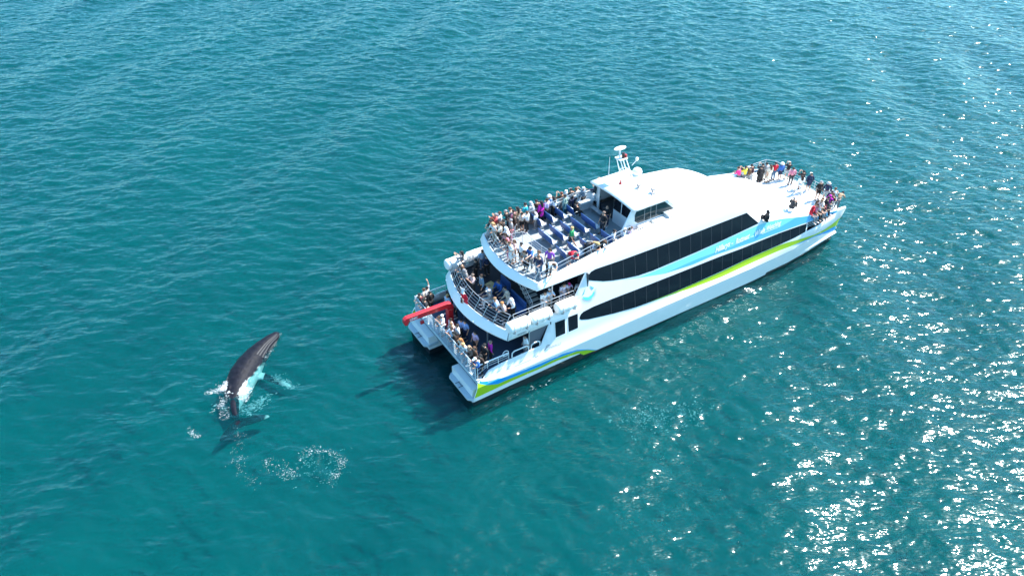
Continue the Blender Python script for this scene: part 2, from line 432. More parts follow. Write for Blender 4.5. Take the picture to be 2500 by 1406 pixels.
# roof of the cabin ------------------------------------------------
rows = []
for xe, ze, xc, zc in ((17.3, 8.05, 17.3, 8.30), (19, 7.92, 19, 8.2), (20.5, 7.74, 20.5, 8.05), (22.5, 7.42, 22.6, 7.76), (24.1, 7.08, 24.4, 7.42), (24.6, 6.84, 24.95, 7.2), (25.3, 6.22, 25.8, 6.5), (26.0, 5.6, 26.8, 5.75), (26.45, 5.2, 27.5, 5.22)):
    h = Yw(xe, ze) - .005; n = 24
    rows.append([(xe + (xc - xe) * (1 - abs(k) ** 2.2), k * h, ze + (zc - ze) * (1 - abs(k) ** 2.5)) for k in [-1 + 2 * i / n for i in range(n + 1)]])
MB().grid(rows).build('cabin_roof', ['roofwhite'], ferry, smooth=40, solid=.06)
g = MB()
g.tube([(27.6 - .07 * y * y, y, 5.02 + .12 * (1 - (y / 4) ** 2)) for y in [-3.7 + 7.4 * i / 20 for i in range(21)]], .05, 5)
g.build('roof_gutter', ['foredeck'], ferry)
# upper foredeck, step, lower bow deck
ztop = lambda x: float(np.interp(x, [26.4, 27.2, 28.6, 30.5, 33], [5.05, 4.93, 4.74, 4.32, 3.8]))
xs_ = lambda y: 32.4 - .09 * y * y
rows = []
for i in range(15):
    t = i / 14; r_ = []
    for k in range(25):
        kk = -1 + 2 * k / 24; y = kk * 4.0
        x = 26.3 + (xs_(y) - 26.3) * t; h = Yw(x, ztop(x)) - .02
        r_.append((x, kk * h, ztop(x) + .22 * (1 - kk * kk)))
    rows.append(r_)
last = rows[-1]
rows.append([(x + .10, y, z - .12) for x, y, z in last]); rows.append([(x + .12, y, 3.38) for x, y, z in last])
MB().grid(rows).build('upper_foredeck', ['foredeck'], ferry, smooth=35)
xf = lambda y: 36.32 - .02 * y * y - (.0 if abs(y) < 3.2 else .9 * (abs(y) - 3.2) ** 2)
strip_deck(lambda y: 31.0, 0, 4.02, 3.30, 3.40, 30, xf).build('bow_deck', ['foredeck'], ferry)
rows = []
ks = [-1 + 2 * i / 30 for i in range(31)]
for z, dx, h in ((3.36, .0, 4.08), (3.44, .06, 4.1), (3.38, .12, 4.12), (2.7, .10, 4.05), (2.0, -.5, 3.98), (1.36, -1.9, 3.9)):
    rows.append([(xf(k * h) + dx + .0, k * h, z) for k in ks])
MB().grid(rows).build('bow_front', ['white'], ferry, smooth=40)
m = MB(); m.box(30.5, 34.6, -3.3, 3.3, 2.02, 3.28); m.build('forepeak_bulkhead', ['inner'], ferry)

# wheelhouse -------------------------------------------------------
wh = MB()
wh.box(14.98, 15.06, -2.22, .32, 6.75, 9.16)
wh.box(14.98, 15.06, 1.98, 2.22, 6.75, 9.16)
wh.box(14.98, 15.06, .32, 1.98, 8.95, 9.16)
for s in (-1, 1):
    pts = [(14.45, 9.2), (17.45, 9.16), (18.75, 7.9), (17.3, 7.5), (15.0, 7.4), (14.95, 8.6)] if s > 0 else [(14.45, 9.2), (17.45, 9.16), (18.75, 7.9), (17.3, 7.5), (13.6, 7.4), (13.55, 7.75)]
    prismv = [(x, s * 2.24 + (-s * .0), z) for x, z in pts]
    wh.add([(x, s * (2.24 + (9.2 - z) * .08), z) for x, z in pts] + [(x, s * (2.16 + (9.2 - z) * .08), z) for x, z in pts],
           [tuple(range(6)), tuple(range(6, 12))[::-1]] + [(i, (i + 1) % 6, 6 + (i + 1) % 6, 6 + i) for i in range(6)])
wh.add([(17.45, -2.2, 9.16), (17.45, 2.2, 9.16), (18.75, 2.32, 7.95), (18.75, -2.32, 7.95)], [(0, 1, 2, 3)])
whp = wh.build('wheelhouse', ['white'], ferry)
for s in (-1, 1):
    pw = [(14.88, 9.06), (17.3, 9.0), (18.42, 8.02), (15.0, 8.0), (14.72, 8.22), (14.70, 8.72)]
    MB().add([(x, s * (2.26 + (9.2 - z) * .08), z) for x, z in pw], [tuple(range(6))]).build('wheelhouse_window', ['cabglass'], ferry, solid=.02)
    bars = MB()
    for x in (15.55, 16.1, 16.6): bars.add([(x - .02, s * (2.28 + .1 * .08), 9.03), (x + .02, s * (2.28 + .008), 9.03), (x + .02, s * (2.28 + 1.17 * .08), 8.03), (x - .02, s * (2.28 + 1.17 * .08), 8.03)], [(0, 1, 2, 3)])
    bars.build('window_bar', ['grey'], ferry)
for y0, y1 in ((-1.9, -.62), (-.5, .28)):
    MB().box(14.95, 14.975, y0, y1, 7.85, 8.98).build('aft_window', ['glass'], ferry)
MB().add([(17.62, -2.0, 9.03), (17.62, 2.0, 9.03), (18.66, 2.15, 8.06), (18.66, -2.15, 8.06)], [(0, 1, 2, 3)]).build('windscreen', ['cabglass'], ferry, solid=.02, soff=0)
rf = MB(); rows = []
for x in (14.42, 15, 16, 17, 17.7, 18.0):
    rows.append([(x, y, 9.22 + .16 * (1 - (y / 2.45) ** 2) - (.10 if x > 17.9 else 0)) for y in [-2.45 + 4.9 * i / 14 for i in range(15)]])
rf.grid(rows).build('wheelhouse_roof', ['roofwhite'], ferry, smooth=40, solid=.14, soff=-1)
MB().box(15.2, 18.3, -2.1, 2.1, 6.80, 7.3).build('wheelhouse_console', ['inner'], ferry)
for s in (-1, 1):
    w = MB(); w.box(13.7, 17.6, 2.42 * s if s > 0 else -3.0, 3.0 if s > 0 else -2.42, 7.45, 7.56); w.build('side_walkway', ['foredeck'], ferry)
    w = MB()
    for a, b_ in ((14.85, 15.85), (16.15, 17.15)): w.box(a, b_, *(sorted((2.46 * s, 2.80 * s))), 7.56, 7.92)
    w.build('walkway_locker', ['white'], ferry, bevel=.04)
    w = MB(); w.grid([[(x, s * y, z) for y in (2.25, 2.6, 3.03)] for x, z in ((16.95, 7.57), (17.15, 7.72), (17.38, 8.075))]); w.build('walkway_ramp', ['roofwhite'], ferry, smooth=60, solid=.03)
# inner side coaming beside the wheelhouse
cm = MB()
for s in (-1, 1):
    cm.add([(13.9, s * 2.75, 6.75), (15.0, s * 2.72, 6.75), (15.0, s * 2.72, 7.5), (14.9, s * 2.9, 8.0), (14.0, s * 2.95, 7.9), (13.9, s * 2.95, 7.6)], [(0, 1, 2, 3, 4, 5)])
    cm.add([(13.9, s * 2.75, 6.75), (13.9, s * 3.35, 6.75), (13.9, s * 3.15, 7.9), (13.9, s * 2.95, 7.6)], [(0, 1, 2, 3)])
cm.build('side_coaming', ['white'], ferry, solid=.05)
w = MB(); w.box(14.4, 14.75, .6, 2.3, 7.12, 7.18)
for y in (.7, 2.2): w.box(14.45, 14.7, y - .03, y + .03, 6.75, 7.12)
w.build('crew_bench', ['steel'], ferry)

# mast and roof fittings
ms = MB(); bx, by = 16.75, 1.2
L4 = [((bx + .35, by - .3), (bx - .45, by - .22)), ((bx + .35, by + .3), (bx - .45, by + .22)), ((bx - .25, by - .3), (bx - .95, by - .22)), ((bx - .25, by + .3), (bx - .95, by + .22))]
for (a, b_) in L4: ms.tube([(a[0], a[1], 9.3), (b_[0], b_[1], 11.15)], .036, 6)
for t in (.45, .98):
    P_ = [(a[0] + (b_[0] - a[0]) * t, a[1] + (b_[1] - a[1]) * t, 9.3 + 1.85 * t) for a, b_ in L4]
    for i, j in ((0, 1), (1, 3), (3, 2), (2, 0)): ms.tube([P_[i], P_[j]], .035, 5)
ms.box(bx - 1.05, bx - .35, by - .3, by + .3, 11.12, 11.2)
ms.tube([(bx - .85, by, 11.15), (bx - .9, by, 11.9)], .07, 8)
ms.box(bx - .35, bx + .45, by - .38, by + .38, 9.28, 9.36)
ms.tube([(bx + .1, by - .3, 10.5), (bx + .35, by - .45, 10.9)], .03, 5); ms.sphere((bx + .37, by - .46, 11.0), .12, .12, .14)
mast = ms.build('mast', ['white'], ferry, smooth=40)
rd = MB(); rd.sphere((bx - .9, by, 11.98), .52, .24, .11, 20, 8); rd.build('radar_scanner', ['white'], mast, smooth=60)
lp = MB(); lp.tube([(bx - .62, by - .1, 11.2), (bx - .62, by - .1, 11.6)], .11, 8, 0); lp.build('mast_lamp', ['lamp'], mast)
lp = MB(); lp.tube([(bx - .42, by - .12, 11.2), (bx - .42, by - .12, 11.42)], .10, 8, 0); lp.build('red_lamp', ['lampred'], mast)
d = MB(); d.sphere((17.75, 1.25, 9.58), .36, .36, .32, 18, 10, -35, 90); d.tube([(17.75, 1.25, 9.25), (17.75, 1.25, 9.5)], .3, 12)
d.build('satellite_dome', ['white'], ferry, smooth=50)
a = MB(); a.tube([(15.25, 1.45, 9.3), (15.2, 1.45, 11.35)], [.03, .012], 6); a.build('whip_antenna', ['white'], ferry)
a = MB(); a.tube([(16.1, 1.6, 9.3), (16.1, 1.6, 9.65)], .05, 8); a.build('vent_post', ['white'], ferry)
a = MB(); a.tube([(15.8, .75, 9.36), (15.8, .75, 9.48)], .10, 8); a.tube([(15.8, .75, 9.48), (15.8, .75, 9.68)], .05, 8); a.build('roof_lamp', ['lampred'], ferry)
for x, y in ((16.55, -.35), (17.0, -1.35)):
    a = MB(); a.tube([(x, y, 9.3), (x, y, 9.5)], .05, 8); a.tube([(x - .12, y, 9.6), (x + .12, y, 9.6)], .13, 10); a.box(x - .25, x + .1, y - .25, y - .1, 9.34, 9.44)
    a.build('searchlight', ['grey'], ferry)

# railings -----------------------------------------------------------
def railing(bot, top, nb, name='railing', posts=None, r=.013, rt=.022, m_='steel', post_r=.019):
    """bot, top: matching 3-D polylines; bars run between them"""
    mb = MB(); n = len(bot)
    for j in range(nb):
        t = (j + 1) / nb
        mb.tube([tuple(bot[i][k] + (top[i][k] - bot[i][k]) * t for k in range(3)) for i in range(n)], rt if j == nb - 1 else r, 5)
    for i in (posts if posts is not None else range(0, n)):
        mb.tube([bot[i], top[i]], post_r, 5)
    return mb.build(name, [m_], ferry)
ys = [-3.6 + 7.2 * i / 16 for i in range(17)]
railing([(mi_(y) + .05, y, 4.60) for y in ys], [(mi_(y) + .62, y * .96, 5.42) for y in ys], 5, posts=range(0, 17, 2))
ysu = [-3.15 + 6.3 * i / 16 for i in range(17)]
railing([(ui(y) + .05, y, 7.10) for y in ysu], [(ui(y) + .52, y * .97, 7.86) for y in ysu], 4, posts=range(0, 17, 2))
for s in (-1, 1):
    q = [4.0, 5.2, 6.4, 7.6, 8.8]
    railing([(x, s * 3.85, 4.6) for x in q], [(x, s * 3.55, 5.45) for x in q], 4)
    q = [6.3, 7.6, 9.0, 10.4, 11.8, 13.2, 13.9]
    zb = lambda x: float(np.interp(x, [6, 8, 10, 13, 14], [7.15, 7.38, 7.6, 7.93, 7.95]))
    railing([(x, s * (Yw(x, zb(x)) - .05), zb(x)) for x in q], [(x, s * (Yw(x, zb(x)) - .25), zb(x) + .42) for x in q], 2)
    q = [31.8, 32.8, 33.8, 34.8, 35.5]
    bt = lambda x: float(np.interp(x, [31, 33, 35.1, 36], [4.25, 3.85, 3.46, 3.4]))
    railing([(x, s * (Yw(x, bt(x)) - .08), bt(x)) for x in q] + [(36.1, s * 3.3, 3.42)], [(x, s * (Yw(x, bt(x)) - .25), 4.45) for x in q] + [(36.02, s * 3.25, 4.45)], 4)
    # aft deck side rail and hoops
    q = [.85, 1.6, 2.4, 3.2]
    railing([(x, s * 4.32, max(2.06, min(2.6, 2.1 + (x - 1.1)))) for x in q], [(x, s * 4.30, 3.14) for x in q], 3, rt=.05, m_='white')
    for x0, x1 in ((3.45, 4.75), (4.95, 5.65)):
        h = MB(); h.tube([(x0, s * 4.3, 2.64), (x0 + .02, s * 4.3, 2.98), (x0 + .2, s * 4.3, 3.08), (x1 - .2, s * 4.3, 3.08), (x1 - .02, s * 4.3, 2.98), (x1, s * 4.3, 2.64)], .045, 8)
        h.build('grab_hoop', ['white'], ferry, smooth=60)
    # rail inside the opening at the bow
    q = [31.75, 32.6, 33.5, 34.4]
    railing([(x, s * (Yw(x, 3.0) - .1), 2.9) for x in q], [(x, s * (Yw(x, 3.2) - .1), 3.3) for x in q], 3, r=.015, rt=.02)
q = [-3.25, -2.2, -1.1, 0, 1.1, 2.2, 3.25]
railing([(36.1 + .0, y, 3.42) for y in q], [(36.02, y, 4.45) for y in q], 4)
q = [-4.25, -3.3, -2.4, -1.45, -.5, .5, 1.45, 2.4, 3.3, 4.25]
railing([(.72, y, 2.07) for y in q], [(.72, y, 3.22) for y in q], 6, m_='plat', post_r=.045, rt=.035, r=.022)
# stair head rail on the upper deck
railing([(7.0, 1.5, 6.76), (7.9, 1.35, 6.76), (7.95, .3, 6.76), (8.0, -.8, 6.76), (8.1, -1.5, 6.76)], [(7.0, 1.5, 7.75), (7.9, 1.35, 7.75), (7.95, .3, 7.75), (8.0, -.8, 7.75), (8.1, -1.5, 7.75)], 5)
railing([(7.1, -.9, 6.76), (7.1, .2, 6.76), (7.0, 1.5, 6.76)], [(7.1, -.9, 7.75), (7.1, .2, 7.75), (7.0, 1.5, 7.75)], 3)
MB().box(7.2, 7.85, -.8, 1.25, 6.76, 6.84).build('stair_hatch', ['seatpale'], ferry)
st = MB()
for i in range(9):
    st.box(5.95, 6.75, -3.1 + i * .27, -2.84 + i * .27, 4.5 + i * .20, 4.55 + i * .20)
st.box(5.9, 5.95, -3.1, -.6, 4.45, 4.55); 
for i in range(9): st.box(5.9, 5.95, -3.1 + i * .27, -2.8 + i * .27, 4.42 + i * .20, 4.62 + i * .20)
st.build('stairway', ['stair'], ferry)
railing([(5.85, -3.1, 4.6), (5.85, -1.9, 5.5), (5.85, -.7, 6.35)], [(5.8, -3.1, 5.4), (5.8, -1.9, 6.3), (5.8, -.9, 6.5)], 2)

# life rafts ----------------------------------------------------------
for s in (-1, 1):
    for x0 in (3.25, 4.95, 7.0):
        r_ = MB(); L = 1.55
        prof = [(0, .0), (0, .30), (.05, .37), (.12, .40), (.75, .405), (.76, .425), (.80, .425), (.81, .405), (L - .12, .40), (L - .05, .37), (L, .30), (L, .0)]
        rows = [[(x0 + px_, s * 4.12 + rr * math.cos(k * math.pi / 12), 5.02 + rr * math.sin(k * math.pi / 12)) for k in range(24)] for px_, rr in prof]
        r_.grid(rows, 0, True)
        raft = r_.build('life_raft', ['raft'], ferry, smooth=35)
        c_ = MB()
        for xx in (.3, 1.25):
            c_.tube([(x0 + xx, s * 4.15, 4.55), (x0 + xx, s * 4.55, 4.75), (x0 + xx, s * 4.58, 5.0)], .03, 5)
            c_.tube([(x0 + xx, s * 4.12 + .415 * math.cos(a), 5.02 + .415 * math.sin(a)) for a in [k * math.pi / 10 for k in range(21)]], .012, 4)
        c_.build('raft_cradle', ['grey'], raft)

# benches ----------------------------------------------------------------
def bench(x, y0, y1, z):
    b = MB()
    for y in (y0 + .25, y1 - .25): b.box(x + .1, x + .38, y - .04, y + .04, z, z + .40)
    b.box(x + .05, x + .45, y0 + .05, y1 - .05, z + .38, z + .41)
    bn = b.build('bench', ['steel'], ferry)
    k = MB(); k.hexa([(x + .03, y0, z + .40), (x + .10, y0, z + .40), (x + .10, y1, z + .40), (x + .03, y1, z + .40)], [(x - .10, y0, z + .98), (x - .05, y0, z + .98), (x - .05, y1, z + .98), (x - .10, y1, z + .98)])
    k.build('backrest', ['seatblue'], bn, bevel=.015)
    p_ = MB(); n = max(2, int(round((y1 - y0) / .5)))
    for i in range(n): p_.box(x + .09, x + .52, y0 + (y1 - y0) * i / n + .015, y0 + (y1 - y0) * (i + 1) / n - .015, z + .412, z + .47)
    p_.build('seat_pad', ['seatpale'], bn, bevel=.02)
    for y in (y0, y1):
        a_ = MB(); a_.tube([(x + .02, y, z + .58), (x + .20, y, z + .66), (x + .42, y, z + .66), (x + .50, y, z + .58), (x + .42, y, z + .50), (x + .1, y, z + .45)], .022, 6)
        a_.build('armrest', ['steel'], bn, smooth=60)
for x in (9.15, 10.08, 11.0, 11.92, 12.85):
    bench(x, -.42, 1.22, 6.75)
for x in (8.95, 9.9, 10.88, 11.8, 12.72): bench(x, -2.45, -1.22, 6.75)
for x in (9.8, 10.8, 11.75, 12.65): bench(x, 1.9, 3.1, 6.75)

# middle deck furniture
k = MB(); k.box(5.0, 5.5, -2.7, -.9, 4.3, 4.75); k.box(5.5, 5.62, -2.7, -.9, 4.3, 5.2); k.box(5.3, 5.8, -.3, .9, 4.3, 4.75); k.box(5.8, 5.92, -.3, .9, 4.3, 5.2); k.box(4.1, 4.5, -1.1, .1, 4.3, 4.72)
k.build('lounge_seat', ['seatblue'], ferry, bevel=.04)
k = MB(); k.box(4.45, 5.05, .0, .75, 5.0, 5.05, rz=.2); k.tube([(4.75, .37, 4.3), (4.75, .37, 5.0)], .05, 8)
k.build('deck_table', ['wood'], ferry)
# stern flag and lamp
f = MB(); f.tube([(2.35, .05, 4.62), (2.2, .05, 6.05)], .022, 6); f.sphere((2.2, .05, 6.08), .05, .05, .05)
pole = f.build('flagstaff', ['steel'], ferry)
rows = []
for i in range(15):
    t = i / 14; rows.append([(2.2 + .12 * t + .25 * u + .05 * math.sin(9 * t + 3 * u), .02 - .18 * u * (.4 + t) + .06 * math.sin(7 * u + 5 * t), 6.0 - 1.15 * t - .12 * u) for u in [j / 6 for j in range(7)]])
fl = MB(); fl.grid(rows); fl.m = [1 if i // 6 < 5 else 0 for i in range(len(fl.f))]
fl.build('flag', ['flagred', 'flagwhite'], ferry, smooth=60, solid=.01)
f = MB(); f.tube([(2.42, .35, 4.55), (2.42, .35, 4.72)], .11, 10); f.tube([(2.42, .35, 4.72), (2.42, .35, 4.86)], .06, 10); f.tube([(2.42, .35, 4.86), (2.42, .35, 4.92)], .1, 10)
f.build('stern_lamp', ['lamp'], ferry)
for y in (3.6, 1.6, -1.4, -2.9):
    f = MB(); f.sphere((mo(y) + .02, y, 4.14), .08, .1, .06); f.build('deck_light', ['flagwhite'], ferry, smooth=60)
# aft deck: black locker, hose reel
f = MB(); f.box(3.1, 4.2, 3.3, 4.1, 2.0, 2.9); f.build('deck_locker', ['black'], ferry, bevel=.04)
f = MB(); f.tube([(3.05 + .22 * math.cos(a), -4.22 + .05, 3.05 + .22 * math.sin(a)) for a in [i * math.pi / 8 for i in range(16)]], .03, 6, closed=True); f.build('hose_reel', ['white'], ferry)

# crane ----------------------------------------------------------------------
cr = MB(); cr.box(1.75, 2.15, 1.15, 1.6, 2.0, 3.55); cr.box(1.6, 2.3, 1.0, 1.75, 2.0, 2.2)
crane = cr.build('deck_crane', ['red'], ferry, bevel=.03)
bm_ = MB()
prof = [(-1.45, 3.55), (-1.52, 3.75), (-1.48, 4.0), (-1.3, 4.13), (1.75, 4.10), (2.05, 4.0), (2.22, 3.75), (2.22, 3.3), (1.85, 3.3), (1.7, 3.72), (-1.15, 3.78), (-1.28, 3.55)]
n = len(prof)
bm_.add([(x, 1.22 + (x < -2) * 0, z) for x, z in prof] + [(x, 1.55, z) for x, z in prof], [tuple(range(n)), tuple(range(n, 2 * n))[::-1]] + [(i, (i + 1) % n, n + (i + 1) % n, n + i) for i in range(n)])
boom = bm_.build('boom', ['red'], crane, bevel=.02)
vs, fs = text_faces('UNIC', .26, .2, .004)
tw = max(v[0] for v in vs)
MB().add([(-1.12 + v[0] / tw * .62, 1.212, 3.85 + v[1]) for v in vs], fs).build('boom_lettering', ['textwhite'], boom)
hk = MB(); hk.tube([(-.15, 1.4, 3.72), (-.15, 1.4, 3.3)], .015, 5); hk.box(-.28, -.02, 1.33, 1.47, 3.1, 3.32); hk.build('hook_block', ['red'], crane)

# ------------------------------------------------------------------ people
PAL = {'black': (.012, .012, .014), 'charcoal': (.035, .035, .04), 'darkbrown': (.035, .018, .012), 'brown': (.09, .045, .025), 'auburn': (.13, .03, .015), 'ginger': (.42, .18, .06),
 'blond': (.50, .33, .14), 'lightbrown': (.22, .13, .07), 'greybrown': (.16, .12, .10), 'grey': (.22, .22, .23), 'lightgrey': (.45, .46, .47), 'white': (.78, .78, .78), 'coral': (.62, .10, .10),
 'wine': (.10, .012, .02), 'maroon': (.045, .012, .02), 'pink': (.62, .22, .30), 'hotpink': (.68, .03, .20), 'magenta': (.42, .01, .30), 'blush': (.60, .42, .40), 'tan': (.36, .24, .15), 'cream': (.66, .60, .50),
 'beige': (.48, .42, .34), 'aqua': (.03, .42, .52), 'lilac': (.50, .42, .62), 'purple': (.22, .06, .42), 'stripeblue': (.15, .35, .62), 'sage': (.22, .33, .30), 'teal': (.04, .16, .20), 'navy': (.015, .025, .07),
 'bluegrey': (.13, .20, .27), 'blue': (.03, .13, .42), 'skyblue': (.22, .38, .68), 'paleblue': (.42, .55, .70), 'denim': (.09, .16, .26), 'green': (.01, .24, .08), 'yellow': (.65, .55, .05), 'red': (.55, .01, .03),
 'crimson': (.42, .01, .06), 'floral': (.48, .46, .55), 'skin': (.48, .27, .18)}
PM = {}
def cloth(c):
    if c not in PM:
        PM[c] = mat('cloth_' + c if c != 'skin' else 'skin', PAL[c], .85 if c != 'skin' else .5, noise=.5 if c == 'floral' else .12, nscale=14)
    return PM[c]

def pose_joints(pose):
    J = dict(pel=(0, 0, .93), wst=(0, 0, 1.09), chs=(0, 0, 1.28), nkb=(0, 0, 1.43), nck=(.01, 0, 1.50), hed=(.02, 0, 1.60), top=(.01, 0, 1.68))
    for s, n in ((1, 'l'), (-1, 'r')):
        J['hip' + n] = (0, .095 * s, .88); J['kne' + n] = (.02, .11 * s, .49); J['ank' + n] = (-.02, .115 * s, .09); J['toe' + n] = (.15, .14 * s, .04)
        J['sho' + n] = (0, .185 * s, 1.40); J['elb' + n] = (-.03, .25 * s, 1.12); J['wri' + n] = (.06, .25 * s, .88); J['pal' + n] = (.09, .25 * s, .80)
    def arms(e, w, p, which='lr'):
        for n in which:
            s = 1 if n == 'l' else -1
            J['elb' + n] = (e[0], e[1] * s, e[2]); J['wri' + n] = (w[0], w[1] * s, w[2]); J['pal' + n] = (p[0], p[1] * s, p[2])
    if pose == 'photo': arms((.22, .24, 1.20), (.33, .11, 1.40), (.37, .08, 1.47))
    if pose == 'rail':
        for k in ('chs', 'nkb', 'nck', 'hed', 'top'): x, y, z = J[k]; J[k] = (x + (z - 1.0) * .22, y, z - .03)
        for n in 'lr': x, y, z = J['sho' + n]; J['sho' + n] = (x + .09, y, z - .03)
        arms((.13, .27, 1.13), (.31, .17, 1.09), (.38, .13, 1.09))
    if pose == 'lean':
        J.update(wst=(.10, 0, 1.04), chs=(.26, 0, 1.14), nkb=(.38, 0, 1.22), nck=(.43, 0, 1.24), hed=(.52, 0, 1.27), top=(.58, 0, 1.31))
        for s, n in ((1, 'l'), (-1, 'r')): J['sho' + n] = (.34, .185 * s, 1.20)
        arms((.42, .26, .97), (.60, .12, .96), (.66, .04, .97))
    if pose == 'wave':
        J['elbr'] = (.05, -.30, 1.62); J['wrir'] = (.12, -.36, 1.87); J['palr'] = (.16, -.37, 1.95)
    if pose == 'point':
        J['elbl'] = (.26, .24, 1.36); J['wril'] = (.52, .26, 1.36); J['pall'] = (.61, .26, 1.37)
    if pose == 'walk':
        J.update(knel=(.16, .10, .51), ankl=(.22, .11, .10), toel=(.38, .13, .06), kner=(-.10, -.10, .50), ankr=(-.30, -.11, .13), toer=(-.17, -.13, .05), wril=(-.12, .25, .90), pall=(-.15, .25, .82))
        J.update(wrir=(.16, -.25, .93), palr=(.21, -.25, .87))
    if pose in ('sit', 'crouch'):
        dz = -.41 if pose == 'sit' else -.66
        for k in ('pel', 'wst', 'chs', 'nkb', 'nck', 'hed', 'top'): x, y, z = J[k]; J[k] = (x + (z - .93) * .12, y, z + dz)
        kz, kx = (.50, .42) if pose == 'sit' else (.52, .36)
        for s, n in ((1, 'l'), (-1, 'r')):
            J['hip' + n] = (.04, .10 * s, .90 + dz); J['kne' + n] = (kx, .15 * s, kz); J['ank' + n] = (kx + .02, .14 * s, .09); J['toe' + n] = (kx + .18, .16 * s, .04)
            x, y, z = J['sho' + n]; J['sho' + n] = (.06, y, z + dz)
            J['elb' + n] = (.16, .25 * s, 1.10 + dz); J['wri' + n] = (.36, .17 * s, 1.06 + dz); J['pal' + n] = (.43, .14 * s, 1.05 + dz)
    return {k: Vector(v) for k, v in J.items()}

def skin_mesh(name, verts, edges, radii, root=0, sub=1):
    me = bpy.data.meshes.new(name); me.from_pydata([tuple(v) for v in verts], edges, [])
    o = bpy.data.objects.new(name, me); col.objects.link(o)
    o.modifiers.new('s', 'SKIN')
    for i, sv_ in enumerate(me.skin_vertices[0].data):
        r_ = radii[i]; sv_.radius = r_ if isinstance(r_, tuple) else (r_, r_); sv_.use_root = (i == root)
    o.modifiers[0].use_smooth_shade = True
    if sub: ss = o.modifiers.new('u', 'SUBSURF'); ss.levels = sub; ss.render_levels = sub
    dg = bpy.context.evaluated_depsgraph_get()
    out = bpy.data.meshes.new_from_object(o.evaluated_get(dg)); out.name = name
    bpy.data.objects.remove(o); bpy.data.meshes.remove(me)
    out.polygons.foreach_set("use_smooth", [True] * len(out.polygons))
    return out

MC = {}
def body_mesh(pose):
    key = ('body', pose)
    if key in MC: return MC[key]
    J = pose_joints(pose); names = list(J); V = [J[n] for n in names]; ix = {n: i for i, n in enumerate(names)}
    RD = dict(pel=.12, wst=.105, chs=.125, nkb=.085, nck=.05, hed=.088, top=.062, hip=.085, kne=.055, ank=.037, toe=.034, sho=.058, elb=.040, wri=.026, pal=.028)
    rad = [RD[n[:3]] for n in names]
    E = [('pel', 'wst'), ('wst', 'chs'), ('chs', 'nkb'), ('nkb', 'nck'), ('nck', 'hed'), ('hed', 'top')]
    for n in 'lr': E += [('pel', 'hip' + n), ('hip' + n, 'kne' + n), ('kne' + n, 'ank' + n), ('ank' + n, 'toe' + n), ('nkb', 'sho' + n), ('sho' + n, 'elb' + n), ('elb' + n, 'wri' + n), ('wri' + n, 'pal' + n)]
    E = [(ix[a], ix[b]) for a, b in E]
    # nose
    V.append(J['hed'] + Vector((.105, 0, -.01))); rad.append(.014); E.append((ix['hed'], len(V) - 1))
    # fingers and thumb
    for n, s in (('l', 1), ('r', -1)):
        p = J['pal' + n]; d = (p - J['wri' + n]).normalized(); side = d.cross(Vector((0, 0, 1)))
        if side.length < .2: side = Vector((1, 0, 0))
        side.normalize(); dn = Vector((0, 0, -1)) if abs(d.z) < .7 else Vector((.7 * s * 0 + .5, -s * .6, 0))
        for k, ln in ((-1.5, .062), (-.5, .075), (.5, .078), (1.5, .066)):
            a = p + side * k * .019 + d * .035; b = a + d * ln * .5 + dn * .008; c = b + d * ln * .4 + dn * .025
            o_ = len(V); V += [a, b, c]; rad += [.009, .0085, .007]; E += [(ix['pal' + n], o_), (o_, o_ + 1), (o_ + 1, o_ + 2)]
        a = p - d * .01 + side * .035 * s; b = a + side * .02 * s + d * .03
        o_ = len(V); V += [a, b]; rad += [.011, .009]; E += [(ix['pal' + n], o_), (o_, o_ + 1)]
    MC[key] = skin_mesh('person_body', V, E, rad, ix['pel'])
    return MC[key]
def top_mesh(pose, kind):
    key = (kind, pose)
    if key in MC: return MC[key]
    J = pose_joints(pose); V = []; rad = []; E = []
    def av(p, r_): V.append(Vector(p)); rad.append(r_); return len(V) - 1
    fat = .028 if kind in ('jacket', 'coat') else .018
    w = av(J['pel'] + Vector((0, 0, .02)), (.155 + fat * .3)); 
    c = av(J['chs'], .140 + fat * .5); nb = av(J['nkb'] - Vector((0, 0, .01)), .088 + fat * .4); m_ = av(J['wst'], .132 + fat * .3)
    E += [(w, m_), (m_, c), (c, nb)]
    if kind in ('coat', 'dress') and pose not in ('sit', 'crouch'):
        lo = .52 if kind == 'coat' else .28
        h = av(J['pel'] * .5 + Vector((0, 0, (.93 + lo) / 2 - .465)), .185); h2 = av((J['pel'].x * .5, 0, lo), .20); E += [(w, h), (h, h2)]
    for n in 'lr':
        s_ = av(J['sho' + n], .066 + fat * .6); e = av(J['elb' + n], .050 + fat * .5)
        E += [(nb, s_), (s_, e)]
        if kind in ('jacket', 'coat'): q = av(J['elb' + n].lerp(J['wri' + n], .92), .040); E.append((e, q))
    MC[key] = skin_mesh('person_top', V, E, rad, 0)
    return MC[key]
def legs_mesh(pose, kind):
    key = (kind, pose)
    if key in MC: return MC[key]
    J = pose_joints(pose); V = []; rad = []; E = []
    def av(p, r_): V.append(Vector(p)); rad.append(r_); return len(V) - 1
    w = av(J['pel'] + Vector((0, 0, .03)), .135)
    if kind == 'skirt' and pose not in ('sit', 'crouch'):
        a = av((J['pel'].x, 0, .70), .19); b = av((J['pel'].x, 0, .32), .22); E += [(w, a), (a, b)]
    else:
        for n in 'lr':
            h = av(J['hip' + n], .10); k = av(J['kne' + n] + Vector((0, 0, .04 if kind == 'shorts' else 0)), .082 if kind == 'shorts' else .072); E += [(w, h), (h, k)]
            if kind != 'shorts': a = av(J['ank' + n] + Vector((0, 0, .03)), .056); E.append((k, a))
    MC[key] = skin_mesh('person_legwear', V, E, rad, 0)
    return MC[key]
